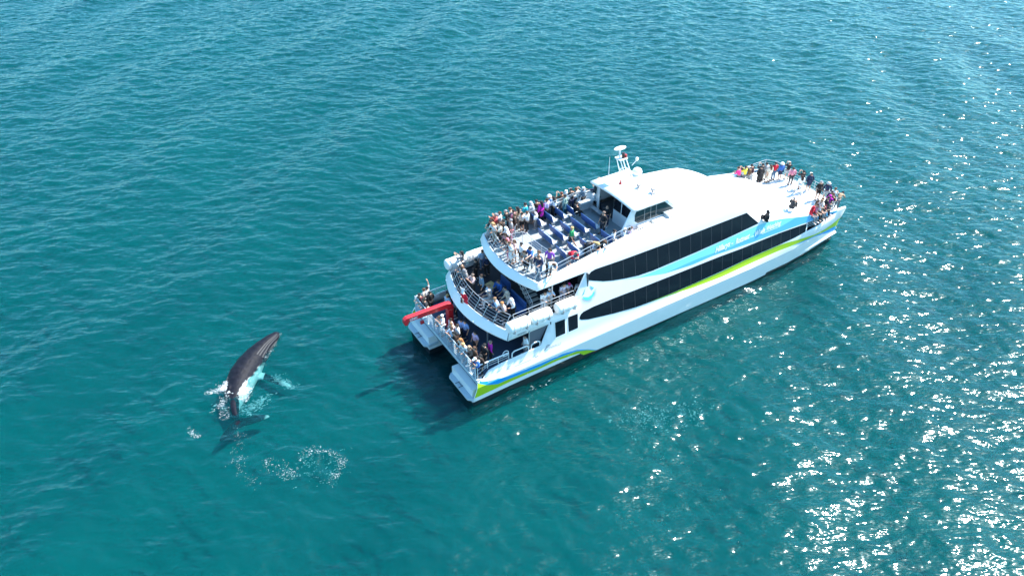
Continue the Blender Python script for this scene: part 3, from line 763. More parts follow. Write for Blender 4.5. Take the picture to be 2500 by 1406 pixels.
def shoes_mesh(pose):
    key = ('shoes', pose)
    if key in MC: return MC[key]
    J = pose_joints(pose); mb = MB()
    for n in 'lr':
        a, t = J['ank' + n], J['toe' + n]; c = (a + t) / 2; an = math.atan2(t.y - a.y, t.x - a.x)
        rows = []
        for u, w_, h_ in ((-.15, .02, .03), (-.13, .042, .08), (-.05, .045, .095), (.05, .05, .065), (.12, .045, .045), (.155, .02, .03)):
            rows.append([(c.x + u * math.cos(an) - w_ * math.cos(k * math.pi / 4) * math.sin(an), c.y + u * math.sin(an) + w_ * math.cos(k * math.pi / 4) * math.cos(an), max(.0, min(a.z - .085, .2)) + h_ * .5 + h_ * .5 * math.sin(k * math.pi / 4)) for k in range(8)])
        mb.grid(rows, 0, True)
    o = mb.build('tmp', [cloth('white')], None, smooth=60); me = o.data; bpy.data.objects.remove(o); me.materials.clear(); me.materials.append(cloth('white')); MC[key] = me
    return me
def hair_mesh(pose, style):
    key = ('hair' + style, pose)
    if key in MC: return MC[key]
    J = pose_joints(pose); h = J['hed']; up = (J['top'] - J['nck']).normalized(); mb = MB()
    q = Vector((0, 0, 1)).rotation_difference(up)
    def T_(vs): return [tuple(h + q @ Vector(v)) for v in vs]
    t = MB()
    if style in ('short', 'long', 'bald'):
        rows = []
        for i in range(8):
            a = R(-35 + 125 * i / 7)
            rows.append([(-.022 + .108 * math.cos(a) * math.cos(2 * math.pi * k / 14) * (.86 if math.cos(2 * math.pi * k / 14) > 0 and i < 4 else 1), .098 * math.cos(a) * math.sin(2 * math.pi * k / 14), .035 + .088 * math.sin(a) + (.045 if math.cos(2 * math.pi * k / 14) > .5 and i < 3 else 0)) for k in range(14)])
        t.grid(rows, 0, True)
        if style == 'long':
            rows = []
            for z, xo, ry in ((.06, -.07, .085), (-.03, -.095, .10), (-.12, -.10, .11), (-.22, -.105, .115), (-.32, -.11, .08)):
                rows.append([(xo + .055 * math.cos(k * math.pi / 5), ry * math.sin(k * math.pi / 5), z) for k in range(10)])
            t.grid(rows, 0, True)
    elif style == 'hood':
        t.sphere((-.02, 0, .02), .115, .108, .118, 14, 8); t.sphere((-.05, 0, -.10), .12, .13, .07, 12, 6)
    elif style == 'cap':
        t.sphere((-.01, 0, .04), .108, .10, .085, 14, 6, -5, 90)
        t.add([(.06, -.07, .045), (.17, -.05, .03), (.19, 0, .028), (.17, .05, .03), (.06, .07, .045), (.06, .07, .06), (.17, .05, .042), (.19, 0, .04), (.17, -.05, .042), (.06, -.07, .06)], [(0, 1, 2, 3, 4), (5, 6, 7, 8, 9), (1, 8, 7, 2), (2, 7, 6, 3), (0, 9, 8, 1), (3, 6, 5, 4)])
    elif style == 'bucket':
        rows = [[(r_ * math.cos(k * math.pi / 8) - .01, r_ * math.sin(k * math.pi / 8), z) for k in range(16)] for r_, z in ((.165, .005), (.16, .02), (.115, .055), (.105, .11), (.07, .135), (.0, .138))]
        t.grid(rows, 0, True)
    t.v = T_(t.v)
    o = t.build('tmp', [cloth('black')], None, smooth=70); me = o.data; bpy.data.objects.remove(o)
    MC[key] = me
    return me
def piece(name, me, colr, parent):
    if len(me.materials) == 0: me.materials.append(cloth('white'))
    o = bpy.data.objects.new(name, me); col.objects.link(o); o.parent = parent
    o.material_slots[0].link = 'OBJECT'; o.material_slots[0].material = cloth(colr)
    return o
rng = random.Random(11)
def person(x, y, z, scl, pose, face, hs, hc, top, tc, bot, bc, label, group):
    r_ = empty('person', (x, y, z), R(face + rng.uniform(-14, 14)))
    if pose == 'rail' and rng.random() < .28: pose = 'photo'
    s = scl * rng.uniform(.96, 1.03); r_.scale = (s * 1.2, s * 1.2, s * 1.03)
    tag(r_, label, 'person', group)
    piece('body', body_mesh(pose), 'skin', r_)
    piece(top, top_mesh(pose, top), tc, r_)
    if top != 'dress': piece(bot, legs_mesh(pose, bot), bc, r_)
    piece('shoes', shoes_mesh(pose), rng.choice(['white', 'black', 'grey', 'charcoal', 'white']), r_)
    if hs != 'bald': piece({'short': 'hair', 'long': 'hair', 'hood': 'hood', 'cap': 'cap', 'bucket': 'sun_hat'}[hs], hair_mesh(pose, hs), hc, r_)
    if hs in ('cap', 'bucket'): piece('hair', hair_mesh(pose, 'short'), rng.choice(['brown', 'black', 'grey']), r_)
    return r_

PEOPLE = [
 (-1.11, 45.05, 6.76, 1.0, 'photo', 197.0, 'short', 'grey', 'shirt', 'coral', 'trousers', 'black', 'person in coral shirt photographing from the aft port corner rail', 'passengers on the upper deck'),
 (-1.32, 44.36, 6.76, 1.0, 'rail', 202.0, 'short', 'black', 'jacket', 'black', 'trousers', 'black', 'person in black below the coral shirt at the corner rail', 'passengers on the upper deck'),
 (-1.27, 44.66, 6.76, 1.0, 'rail', 202.0, 'long', 'auburn', 'jacket', 'wine', 'trousers', 'black', 'dark red haired person in wine jacket beside the coral shirt', 'passengers on the upper deck'),
 (-0.85, 45.21, 6.76, 1.0, 'rail', 182.0, 'short', 'brown', 'shirt', 'white', 'trousers', 'black', 'brown haired person in white top right of the coral shirt', 'passengers on the upper deck'),
 (-0.28, 45.57, 6.76, 1.0, 'rail', 182.0, 'short', 'grey', 'jacket', 'black', 'trousers', 'black', 'grey haired person in black jacket at the port rail', 'passengers on the upper deck'),
 (0.01, 45.76, 6.76, 1.0, 'rail', 152.0, 'short', 'brown', 'shirt', 'grey', 'trousers', 'navy', 'brown haired person in pale grey top at the port rail', 'passengers on the upper deck'),
 (0.1, 45.58, 6.76, 1.0, 'stand', 152.0, 'short', 'black', 'shirt', 'pink', 'trousers', 'grey', 'dark haired person in dusty pink top near the port rail', 'passengers on the upper deck'),
 (0.38, 45.88, 6.76, 1.0, 'stand', 152.0, 'long', 'black', 'shirt', 'tan', 'trousers', 'grey', 'black haired person in tan top at the port rail', 'passengers on the upper deck'),
 (1.06, 46.41, 6.76, 1.0, 'rail', 142.0, 'short', 'black', 'jacket', 'aqua', 'trousers', 'black', 'person in bright aqua jacket with pale shoulders', 'passengers on the upper deck'),
 (0.7, 45.49, 6.76, 0.88, 'stand', 132.0, 'short', 'black', 'shirt', 'cream', 'shorts', 'black', 'short person in cream top behind the aqua jacket', 'passengers on the upper deck'),
 (1.06, 45.37, 6.76, 1.0, 'photo', 152.0, 'short', 'brown', 'shirt', 'white', 'trousers', 'black', 'person in loose white shirt and black trousers before the first bench', 'passengers on the upper deck'),
 (1.48, 46.58, 6.76, 1.0, 'rail', 142.0, 'hood', 'lightgrey', 'jacket', 'lightgrey', 'trousers', 'grey', 'person in pale grey hooded jacket left of the magenta coat', 'passengers on the upper deck'),
 (1.67, 45.76, 6.76, 0.8, 'stand', 142.0, 'short', 'white', 'shirt', 'white', 'trousers', 'grey', 'white bundled person standing low by the first port bench', 'passengers on the upper deck'),
 (1.82, 46.84, 6.76, 1.0, 'rail', 132.0, 'short', 'black', 'jacket', 'darkbrown', 'trousers', 'black', 'person in dark brown jacket just left of the magenta coat', 'passengers on the upper deck'),
 (2.08, 46.64, 6.76, 1.0, 'stand', 142.0, 'long', 'black', 'coat', 'magenta', 'trousers', 'black', 'person in bright magenta coat among the port benches', 'passengers on the upper deck'),
 (2.5, 46.99, 6.76, 1.0, 'stand', 152.0, 'short', 'darkbrown', 'shirt', 'lilac', 'trousers', 'black', 'person in pale lilac top right of the magenta coat', 'passengers on the upper deck'),
 (2.79, 47.51, 6.76, 1.0, 'rail', 127.0, 'bucket', 'white', 'shirt', 'stripeblue', 'trousers', 'navy', 'person in white sun hat and blue striped top', 'passengers on the upper deck'),
 (3.08, 47.35, 6.76, 1.0, 'rail', 127.0, 'long', 'black', 'shirt', 'white', 'trousers', 'black', 'person in white top with orange scarf beside the white sun hat', 'passengers on the upper deck'),
 (3.6, 48.02, 6.76, 1.0, 'rail', 132.0, 'short', 'auburn', 'shirt', 'brown', 'trousers', 'grey', 'auburn haired person in brown top at the port rail', 'passengers on the upper deck'),
 (4.02, 48.29, 6.76, 1.0, 'rail', 127.0, 'hood', 'white', 'jacket', 'white', 'trousers', 'grey', 'person in white hooded jacket behind the sage green coat', 'passengers on the upper deck'),
 (3.84, 47.69, 6.76, 1.0, 'stand', 142.0, 'short', 'black', 'coat', 'sage', 'trousers', 'teal', 'person in long sage green coat at the third port bench', 'passengers on the upper deck'),
 (4.37, 48.35, 6.76, 1.0, 'rail', 127.0, 'cap', 'grey', 'jacket', 'black', 'trousers', 'navy', 'person in grey cap and black jacket at the port rail', 'passengers on the upper deck'),
 (4.71, 48.72, 6.76, 1.0, 'stand', 112.0, 'short', 'brown', 'shirt', 'cream', 'trousers', 'black', 'tall person in cream shirt and black trousers at the port rail', 'passengers on the upper deck'),
 (5.23, 48.66, 6.76, 1.0, 'rail', 127.0, 'short', 'white', 'jacket', 'bluegrey', 'shorts', 'black', 'white haired person in blue grey jacket next to the side panel', 'passengers on the upper deck'),
 (4.57, 47.21, 6.76, 1.0, 'sit', 32.0, 'short', 'black', 'jacket', 'black', 'trousers', 'black', 'person in black seated near the foremost port bench', 'passengers on the upper deck'),
 (6.19, 49.18, 6.76, 1.0, 'point', 182.0, 'short', 'black', 'jacket', 'navy', 'trousers', 'black', 'person in navy vest with arm stretched out beside the wheelhouse', 'passengers on the upper deck'),
 (6.44, 49.64, 6.76, 1.0, 'rail', 142.0, 'short', 'ginger', 'shirt', 'cream', 'trousers', 'grey', 'ginger haired person leaning on the rail beside the wheelhouse', 'passengers on the upper deck'),
 (6.78, 50.03, 6.76, 1.0, 'rail', 122.0, 'short', 'brown', 'shirt', 'white', 'trousers', 'grey', 'brown haired person in white farthest along beside the wheelhouse', 'passengers on the upper deck'),
 (6.48, 48.9, 6.76, 1.0, 'stand', 162.0, 'short', 'lightbrown', 'shirt', 'white', 'trousers', 'black', 'person in white shirt and black trousers at the wheelhouse door', 'passengers on the upper deck'),
 (6.74, 46.21, 6.76, 1.0, 'stand', 232.0, 'bald', 'skin', 'shirt', 'black', 'trousers', 'navy', 'bald crew person in black shirt facing aft before the wheelhouse', 'passengers on the upper deck'),
 (6.38, 45.13, 6.76, 1.05, 'stand', 222.0, 'short', 'greybrown', 'shirt', 'black', 'trousers', 'charcoal', 'grey haired person in black shirt looking down beside the bald crew person', 'passengers on the upper deck'),
 (-1.2, 44.02, 6.76, 1.0, 'rail', 212.0, 'long', 'blond', 'shirt', 'white', 'trousers', 'beige', 'long blond haired person in white top and beige trousers', 'passengers on the upper deck'),
 (-0.81, 43.83, 6.76, 1.0, 'rail', 207.0, 'long', 'brown', 'shirt', 'cream', 'trousers', 'black', 'person in cream top and black trousers right of the long blond hair', 'passengers on the upper deck'),
 (-0.22, 44.58, 6.76, 1.0, 'stand', 192.0, 'short', 'black', 'jacket', 'charcoal', 'trousers', 'grey', 'dark curly haired person in charcoal jacket amid the aft crowd', 'passengers on the upper deck'),
 (-0.08, 44.23, 6.76, 1.0, 'stand', 202.0, 'short', 'grey', 'shirt', 'grey', 'trousers', 'pink', 'person in grey shirt and pink trousers amid the aft crowd', 'passengers on the upper deck'),
 (0.17, 45.02, 6.76, 1.0, 'stand', 182.0, 'short', 'brown', 'coat', 'darkbrown', 'trousers', 'lightgrey', 'person in long dark coat and pale trousers amid the aft crowd', 'passengers on the upper deck'),
 (-0.59, 44.23, 6.76, 1.0, 'stand', 192.0, 'short', 'black', 'jacket', 'black', 'trousers', 'black', 'person in black jacket hemmed in amid the aft crowd', 'passengers on the upper deck'),
 (-0.27, 43.44, 6.76, 1.0, 'rail', 202.0, 'hood', 'white', 'jacket', 'white', 'trousers', 'black', 'person in white hood behind the stair rail', 'passengers on the upper deck'),
 (-0.3, 42.55, 6.76, 1.0, 'rail', 207.0, 'long', 'darkbrown', 'shirt', 'pink', 'trousers', 'black', 'dark brown haired person in pink top at the aft rail', 'passengers on the upper deck'),
 (-0.22, 41.89, 6.76, 1.0, 'rail', 212.0, 'short', 'auburn', 'shirt', 'wine', 'trousers', 'pink', 'auburn haired person in wine top and pink trousers at the aft rail', 'passengers on the upper deck'),
 (-0.04, 41.61, 6.76, 1.0, 'rail', 212.0, 'short', 'brown', 'dress', 'white', 'trousers', 'white', 'person in long white dress at the middle of the aft rail', 'passengers on the upper deck'),
 (0.14, 41.74, 6.76, 1.0, 'rail', 217.0, 'long', 'brown', 'shirt', 'blush', 'skirt', 'white', 'person in blush top and long white skirt at the aft rail', 'passengers on the upper deck'),
 (0.61, 41.46, 6.76, 1.0, 'stand', 222.0, 'short', 'black', 'shirt', 'white', 'shorts', 'black', 'black haired person in white top and black shorts at the aft rail', 'passengers on the upper deck'),
 (0.91, 40.7, 6.76, 1.0, 'rail', 222.0, 'long', 'darkbrown', 'shirt', 'grey', 'skirt', 'black', 'long dark haired person between the black shorts and the blue polo', 'passengers on the upper deck'),
 (1.2, 40.84, 6.76, 1.0, 'point', 217.0, 'cap', 'black', 'shirt', 'blue', 'trousers', 'grey', 'person in blue polo and grey trousers with arm held out at the aft rail', 'passengers on the upper deck'),
 (1.72, 40.45, 6.76, 1.0, 'stand', 232.0, 'long', 'brown', 'shirt', 'white', 'trousers', 'grey', 'long brown haired person in white behind the navy jacket', 'passengers on the upper deck'),
 (1.78, 40.14, 6.76, 1.0, 'rail', 242.0, 'short', 'brown', 'jacket', 'navy', 'trousers', 'denim', 'person in navy jacket with pale blue stripe down the back', 'passengers on the upper deck'),
 (2.45, 40.69, 6.76, 1.0, 'stand', 262.0, 'long', 'darkbrown', 'shirt', 'purple', 'trousers', 'grey', 'person in purple top near the starboard aft corner', 'passengers on the upper deck'),
 (2.39, 40.1, 6.76, 1.0, 'lean', -48.0, 'short', 'brown', 'shirt', 'white', 'trousers', 'black', 'person in white shirt bending over the starboard rail', 'passengers on the upper deck'),
 (3.76, 41.29, 6.76, 1.0, 'lean', -58.0, 'short', 'greybrown', 'jacket', 'red', 'trousers', 'grey', 'person in red jacket leaning on the starboard rail', 'passengers on the upper deck'),
 (5.08, 42.51, 6.76, 1.0, 'lean', -63.0, 'short', 'darkbrown', 'jacket', 'charcoal', 'trousers', 'black', 'person in charcoal jacket leaning beside the blond person', 'passengers on the upper deck'),
 (5.28, 42.31, 6.76, 1.0, 'lean', -58.0, 'long', 'blond', 'shirt', 'floral', 'trousers', 'grey', 'blond person in pale floral top leaning on the starboard rail', 'passengers on the upper deck'),
 (5.98, 42.69, 6.76, 1.0, 'lean', -58.0, 'long', 'brown', 'jacket', 'black', 'trousers', 'black', 'person in black jacket bent low at the fourth starboard bench', 'passengers on the upper deck'),
 (6.9, 43.67, 6.76, 1.0, 'sit', -28.0, 'short', 'black', 'shirt', 'white', 'trousers', 'lightgrey', 'black haired person in white t-shirt seated at the starboard rail', 'passengers on the upper deck'),
 (4.06, 43.33, 6.76, 1.0, 'walk', 152.0, 'short', 'blond', 'shirt', 'green', 'shorts', 'black', 'blond person in green t-shirt walking between the benches', 'passengers on the upper deck'),
 (7.64, 43.9, 6.76, 1.0, 'sit', -28.0, 'short', 'white', 'shirt', 'paleblue', 'trousers', 'navy', 'person in pale blue seated below the wheelhouse window', 'passengers on the upper deck'),
 (8.11, 44.11, 6.76, 1.0, 'sit', -28.0, 'long', 'brown', 'shirt', 'lilac', 'trousers', 'grey', 'person in lilac seated farthest forward by the side walkway', 'passengers on the upper deck'),
 (19.59, 58.1, 3.4, 1.0, 'rail', 122.0, 'short', 'darkbrown', 'jacket', 'hotpink', 'trousers', 'grey', 'person in hot pink jacket aftmost on the bow deck', 'passengers on the bow deck'),
 (19.98, 58.22, 3.4, 0.9, 'rail', 127.0, 'short', 'black', 'shirt', 'lightgrey', 'trousers', 'grey', 'black haired person between the hot pink and the yellow tops', 'passengers on the bow deck'),
 (20.1, 58.23, 3.4, 1.0, 'rail', 122.0, 'short', 'black', 'jacket', 'yellow', 'trousers', 'grey', 'person in yellow jacket on the bow deck', 'passengers on the bow deck'),
 (20.51, 58.3, 3.4, 1.0, 'rail', 122.0, 'cap', 'white', 'shirt', 'brown', 'trousers', 'grey', 'person in white cap and brown top right of the yellow jacket', 'passengers on the bow deck'),
 (20.85, 58.58, 3.4, 1.0, 'rail', 122.0, 'short', 'black', 'jacket', 'maroon', 'trousers', 'lightgrey', 'person in dark maroon jacket with shoulder straps', 'passengers on the bow deck'),
 (21.5, 58.41, 3.4, 1.0, 'stand', 112.0, 'short', 'black', 'coat', 'black', 'trousers', 'black', 'person in long black coat in front of another black jacket', 'passengers on the bow deck'),
 (21.71, 58.72, 3.4, 1.0, 'rail', 112.0, 'short', 'black', 'jacket', 'charcoal', 'trousers', 'black', 'person in charcoal jacket at the port rail behind the long black coat', 'passengers on the bow deck'),
 (22.15, 59.0, 3.4, 1.0, 'stand', 112.0, 'short', 'black', 'coat', 'lightgrey', 'trousers', 'beige', 'person in pale grey coat at the port bow rail', 'passengers on the bow deck'),
 (22.39, 58.62, 3.4, 1.0, 'stand', 112.0, 'long', 'brown', 'dress', 'cream', 'trousers', 'cream', 'person in long cream dress left of the red top', 'passengers on the bow deck'),
 (22.9, 58.97, 3.4, 1.0, 'stand', 107.0, 'short', 'black', 'shirt', 'red', 'trousers', 'denim', 'person in red top and blue jeans at the port bow rail', 'passengers on the bow deck'),
 (23.47, 58.97, 3.4, 1.0, 'stand', 107.0, 'bucket', 'white', 'jacket', 'blue', 'shorts', 'navy', 'person in white hat and bright blue jacket', 'passengers on the bow deck'),
 (24.16, 59.16, 3.4, 1.0, 'photo', 92.0, 'cap', 'white', 'shirt', 'black', 'shorts', 'lightgrey', 'person in white cap black t-shirt and pale grey shorts', 'passengers on the bow deck'),
 (24.22, 58.2, 3.4, 0.93, 'stand', 92.0, 'short', 'darkbrown', 'jacket', 'pink', 'trousers', 'charcoal', 'person in pink jacket and dark trousers standing by the bow rail', 'passengers on the bow deck'),
 (24.88, 57.51, 3.4, 1.0, 'rail', 92.0, 'short', 'black', 'jacket', 'black', 'trousers', 'navy', 'black haired person at the rail beyond the white hoodie', 'passengers on the bow deck'),
 (24.51, 56.71, 3.4, 1.0, 'walk', 92.0, 'long', 'darkbrown', 'jacket', 'white', 'trousers', 'white', 'person in white hoodie and white trousers striding on the bow deck', 'passengers on the bow deck'),
 (25.42, 57.15, 3.4, 1.0, 'stand', 92.0, 'cap', 'white', 'coat', 'navy', 'shorts', 'navy', 'person in white cap and long navy jacket with bare legs', 'passengers on the bow deck'),
 (25.73, 55.65, 3.4, 1.0, 'stand', -68.0, 'cap', 'grey', 'shirt', 'black', 'shorts', 'black', 'person in black t-shirt and black shorts with a bag at the bow rail', 'passengers on the bow deck'),
 (26.31, 55.45, 3.4, 1.0, 'stand', 82.0, 'bucket', 'lightgrey', 'jacket', 'navy', 'shorts', 'lightgrey', 'pale haired person in navy jacket and pale shorts', 'passengers on the bow deck'),
 (26.6, 54.6, 3.4, 1.0, 'rail', 72.0, 'short', 'brown', 'shirt', 'white', 'trousers', 'grey', 'person in white shirt near the bow tip', 'passengers on the bow deck'),
 (26.16, 54.14, 3.4, 1.0, 'stand', 62.0, 'short', 'black', 'jacket', 'navy', 'trousers', 'black', 'person in navy jacket in front of the white shirt near the bow tip', 'passengers on the bow deck'),
 (26.84, 54.16, 3.4, 1.0, 'lean', 52.0, 'short', 'black', 'shirt', 'tan', 'trousers', 'grey', 'person in tan top leaning out over the bow tip', 'passengers on the bow deck'),
 (25.78, 53.49, 3.4, 1.0, 'rail', 32.0, 'hood', 'magenta', 'jacket', 'magenta', 'trousers', 'grey', 'person in magenta hooded jacket near the bow tip', 'passengers on the bow deck'),
 (25.95, 53.59, 3.4, 1.0, 'rail', 22.0, 'short', 'brown', 'shirt', 'brown', 'trousers', 'grey', 'brown haired person in brown top at the bow tip rail', 'passengers on the bow deck'),
 (25.42, 53.26, 3.4, 1.0, 'rail', 2.0, 'short', 'black', 'jacket', 'charcoal', 'trousers', 'black', 'person in charcoal jacket in the starboard bow group', 'passengers on the bow deck'),
 (25.38, 53.24, 3.4, 1.0, 'sit', -28.0, 'short', 'black', 'shirt', 'crimson', 'trousers', 'black', 'person in crimson top low down in the starboard bow group', 'passengers on the bow deck'),
 (25.02, 53.01, 3.4, 1.0, 'stand', -8.0, 'short', 'brown', 'shirt', 'grey', 'trousers', 'grey', 'brown haired person in grey standing behind the starboard bow group', 'passengers on the bow deck'),
 (24.74, 52.83, 3.4, 1.0, 'rail', -38.0, 'short', 'lightbrown', 'shirt', 'blush', 'trousers', 'white', 'person in blush top in the starboard bow group', 'passengers on the bow deck'),
 (24.93, 52.95, 3.4, 1.0, 'sit', -38.0, 'bucket', 'white', 'shirt', 'white', 'trousers', 'grey', 'person in white sun hat seated in the starboard bow group', 'passengers on the bow deck'),
 (24.73, 53.26, 3.4, 1.0, 'sit', -48.0, 'long', 'darkbrown', 'coat', 'tan', 'trousers', 'brown', 'person in tan coat seated behind the red top', 'passengers on the bow deck'),
 (24.73, 52.82, 3.4, 1.0, 'sit', -48.0, 'long', 'greybrown', 'shirt', 'beige', 'trousers', 'grey', 'person in beige between the tan coat and the white sun hat', 'passengers on the bow deck'),
 (24.08, 52.41, 3.4, 1.0, 'sit', -48.0, 'hood', 'red', 'jacket', 'red', 'trousers', 'grey', 'person in red seated against the starboard edge of the bow deck', 'passengers on the bow deck'),
 (24.52, 52.69, 3.4, 1.0, 'sit', -48.0, 'short', 'brown', 'shirt', 'pink', 'trousers', 'black', 'person in pink crouched right of the red top', 'passengers on the bow deck'),
 (22.29, 52.1, 4.55, 1.0, 'crouch', 52.0, 'cap', 'white', 'shirt', 'charcoal', 'trousers', 'charcoal', 'person in dark clothes with pale cap sitting alone on the white deck', 'passengers on the bow deck'),
 (19.58, 49.54, 4.93, 1.0, 'crouch', 152.0, 'hood', 'black', 'coat', 'black', 'trousers', 'black', 'person in black puffy coat crouched alone below the cabin front', 'passengers on the bow deck'),
 (-3.54, 43.95, 4.31, 1.0, 'photo', 182.0, 'long', 'black', 'shirt', 'grey', 'trousers', 'white', 'person with bushy black hair standing in front of the port life raft', 'passengers on the middle deck'),
 (-3.37, 42.73, 4.31, 1.0, 'rail', 192.0, 'cap', 'white', 'shirt', 'brown', 'trousers', 'grey', 'person in white cap and brown top at the curved aft rail', 'passengers on the middle deck'),
 (-3.13, 41.99, 4.31, 1.0, 'rail', 202.0, 'hood', 'grey', 'jacket', 'grey', 'trousers', 'black', 'person in grey hooded jacket at the curved aft rail', 'passengers on the middle deck'),
 (-2.1, 44.21, 4.31, 1.0, 'stand', 132.0, 'short', 'brown', 'shirt', 'paleblue', 'trousers', 'denim', 'person in pale blue shirt and jeans seen from behind by the life raft', 'passengers on the middle deck'),
 (-2.52, 43.05, 4.31, 1.0, 'stand', 152.0, 'short', 'black', 'jacket', 'black', 'trousers', 'black', 'person in black jacket left of the pale blue shirt', 'passengers on the middle deck'),
 (-1.77, 43.46, 4.31, 1.0, 'stand', 132.0, 'short', 'black', 'jacket', 'navy', 'trousers', 'black', 'person in navy half hidden under the upper deck edge', 'passengers on the middle deck'),
 (-2.66, 41.33, 4.31, 1.0, 'rail', 207.0, 'short', 'greybrown', 'shirt', 'blush', 'trousers', 'black', 'brown haired person with bare shoulders and black trousers at the aft rail', 'passengers on the middle deck'),
 (-2.06, 41.14, 4.31, 1.0, 'stand', 202.0, 'short', 'darkbrown', 'jacket', 'bluegrey', 'trousers', 'black', 'person with patterned grey backpack behind the aft rail', 'passengers on the middle deck'),
 (-1.47, 40.66, 4.31, 1.0, 'sit', 192.0, 'short', 'lightbrown', 'shirt', 'paleblue', 'trousers', 'navy', 'light brown haired person in pale blue seated near the wooden table', 'passengers on the middle deck'),
 (-0.87, 41.22, 4.31, 1.0, 'sit', 232.0, 'short', 'brown', 'jacket', 'blue', 'trousers', 'navy', 'person in blue jacket seated beyond the wooden table', 'passengers on the middle deck'),
 (-1.42, 40.12, 4.31, 1.0, 'sit', 197.0, 'cap', 'lightgrey', 'shirt', 'grey', 'trousers', 'lightgrey', 'person in grey shirt and pale cap seated with a phone', 'passengers on the middle deck'),
 (-0.38, 40.49, 4.31, 1.0, 'sit', 212.0, 'short', 'black', 'shirt', 'grey', 'trousers', 'navy', 'black haired person on the blue seat by the stairs', 'passengers on the middle deck'),
 (-0.23, 39.95, 4.31, 1.0, 'sit', 212.0, 'hood', 'beige', 'coat', 'beige', 'trousers', 'grey', 'person wrapped in pale beige coat on the blue seat', 'passengers on the middle deck'),
 (-0.96, 38.73, 4.31, 1.0, 'rail', 207.0, 'short', 'lightbrown', 'shirt', 'paleblue', 'trousers', 'navy', 'person in pale blue shirt with black shoulder strap at the aft rail', 'passengers on the middle deck'),
 (-0.5, 38.37, 4.31, 1.0, 'rail', 212.0, 'short', 'ginger', 'shirt', 'blush', 'trousers', 'black', 'ginger haired person in blush top at the aft rail', 'passengers on the middle deck'),
 (0.07, 38.83, 4.31, 1.0, 'rail', 217.0, 'hood', 'white', 'jacket', 'white', 'trousers', 'black', 'person in white hooded jacket right of the blush top', 'passengers on the middle deck'),
 (2.08, 39.53, 4.31, 1.0, 'rail', -58.0, 'short', 'darkbrown', 'shirt', 'white', 'trousers', 'white', 'dark haired person in white by the starboard rail above the life rafts', 'passengers on the middle deck'),
 (2.48, 39.72, 4.31, 1.0, 'rail', -58.0, 'short', 'white', 'shirt', 'paleblue', 'trousers', 'beige', 'white haired person in pale blue shirt and beige trousers above the life rafts', 'passengers on the middle deck'),
 (3.39, 40.41, 4.31, 1.0, 'rail', -58.0, 'short', 'darkbrown', 'shirt', 'floral', 'trousers', 'floral', 'person in floral top at the starboard rail under the upper deck', 'passengers on the middle deck'),
 (3.8, 40.89, 4.31, 0.85, 'rail', -68.0, 'cap', 'hotpink', 'shirt', 'lilac', 'trousers', 'grey', 'person in bright pink cap at the starboard rail', 'passengers on the middle deck'),
 (4.4, 41.07, 4.31, 1.0, 'lean', -78.0, 'cap', 'black', 'shirt', 'lightgrey', 'trousers', 'black', 'person in black cap and pale top at the forward end of the starboard rail', 'passengers on the middle deck'),
 (-6.03, 42.96, 2.01, 1.0, 'wave', 172.0, 'short', 'black', 'shirt', 'white', 'trousers', 'black', 'person in white shirt waving one arm high above the port quarter', 'passengers on the aft deck'),
 (-6.25, 42.79, 2.01, 1.0, 'stand', 182.0, 'short', 'brown', 'shirt', 'cream', 'trousers', 'grey', 'brown haired person in cream top in front of the waving person', 'passengers on the aft deck'),
 (-6.37, 42.26, 2.01, 1.0, 'rail', 202.0, 'short', 'black', 'shirt', 'wine', 'trousers', 'black', 'dark haired person in wine top at the port quarter rail', 'passengers on the aft deck'),
 (-6.01, 41.68, 2.01, 1.0, 'rail', 207.0, 'short', 'black', 'jacket', 'charcoal', 'trousers', 'beige', 'person in charcoal jacket and beige trousers beside the red crane', 'passengers on the aft deck'),
 (-6.03, 41.71, 2.01, 0.9, 'rail', 212.0, 'short', 'darkbrown', 'shirt', 'navy', 'trousers', 'white', 'person in navy top low at the rail beside the red crane', 'passengers on the aft deck'),
 (-5.79, 42.36, 2.01, 1.0, 'stand', 152.0, 'short', 'black', 'jacket', 'black', 'trousers', 'black', 'person in black behind the waving person', 'passengers on the aft deck'),
 (-4.54, 42.03, 2.01, 1.0, 'stand', 222.0, 'short', 'blond', 'shirt', 'paleblue', 'trousers', 'navy', 'person in light blue shirt seen from behind beyond the red crane', 'passengers on the aft deck'),
 (-3.96, 41.66, 2.01, 1.0, 'stand', 202.0, 'short', 'black', 'jacket', 'bluegrey', 'trousers', 'black', 'person in blue grey jacket in the shade next to the crane base', 'passengers on the aft deck'),
 (-4.73, 39.73, 2.01, 1.0, 'photo', 212.0, 'short', 'white', 'shirt', 'white', 'trousers', 'white', 'white haired person in white taking a photo over the aft rail', 'passengers on the aft deck'),
 (-4.82, 39.8, 2.01, 1.0, 'rail', 212.0, 'short', 'brown', 'shirt', 'blush', 'trousers', 'navy', 'brown haired person in blush top just right of the crane arm', 'passengers on the aft deck'),
 (-4.13, 39.41, 2.01, 1.0, 'stand', 217.0, 'short', 'darkbrown', 'shirt', 'floral', 'trousers', 'white', 'dark haired person in floral shirt behind the aft rail crowd', 'passengers on the aft deck'),
 (-3.91, 38.98, 2.01, 1.0, 'rail', 212.0, 'short', 'lightbrown', 'shirt', 'blush', 'trousers', 'cream', 'light brown haired person in pale top in the aft rail crowd', 'passengers on the aft deck'),
 (-4.01, 38.52, 2.01, 1.0, 'rail', 212.0, 'short', 'darkbrown', 'shirt', 'paleblue', 'trousers', 'navy', 'dark haired person in pale blue top against the aft rail', 'passengers on the aft deck'),
 (-3.64, 38.71, 2.01, 1.0, 'stand', 212.0, 'short', 'darkbrown', 'shirt', 'white', 'trousers', 'black', 'person in white t-shirt in the second row of the aft rail crowd', 'passengers on the aft deck'),
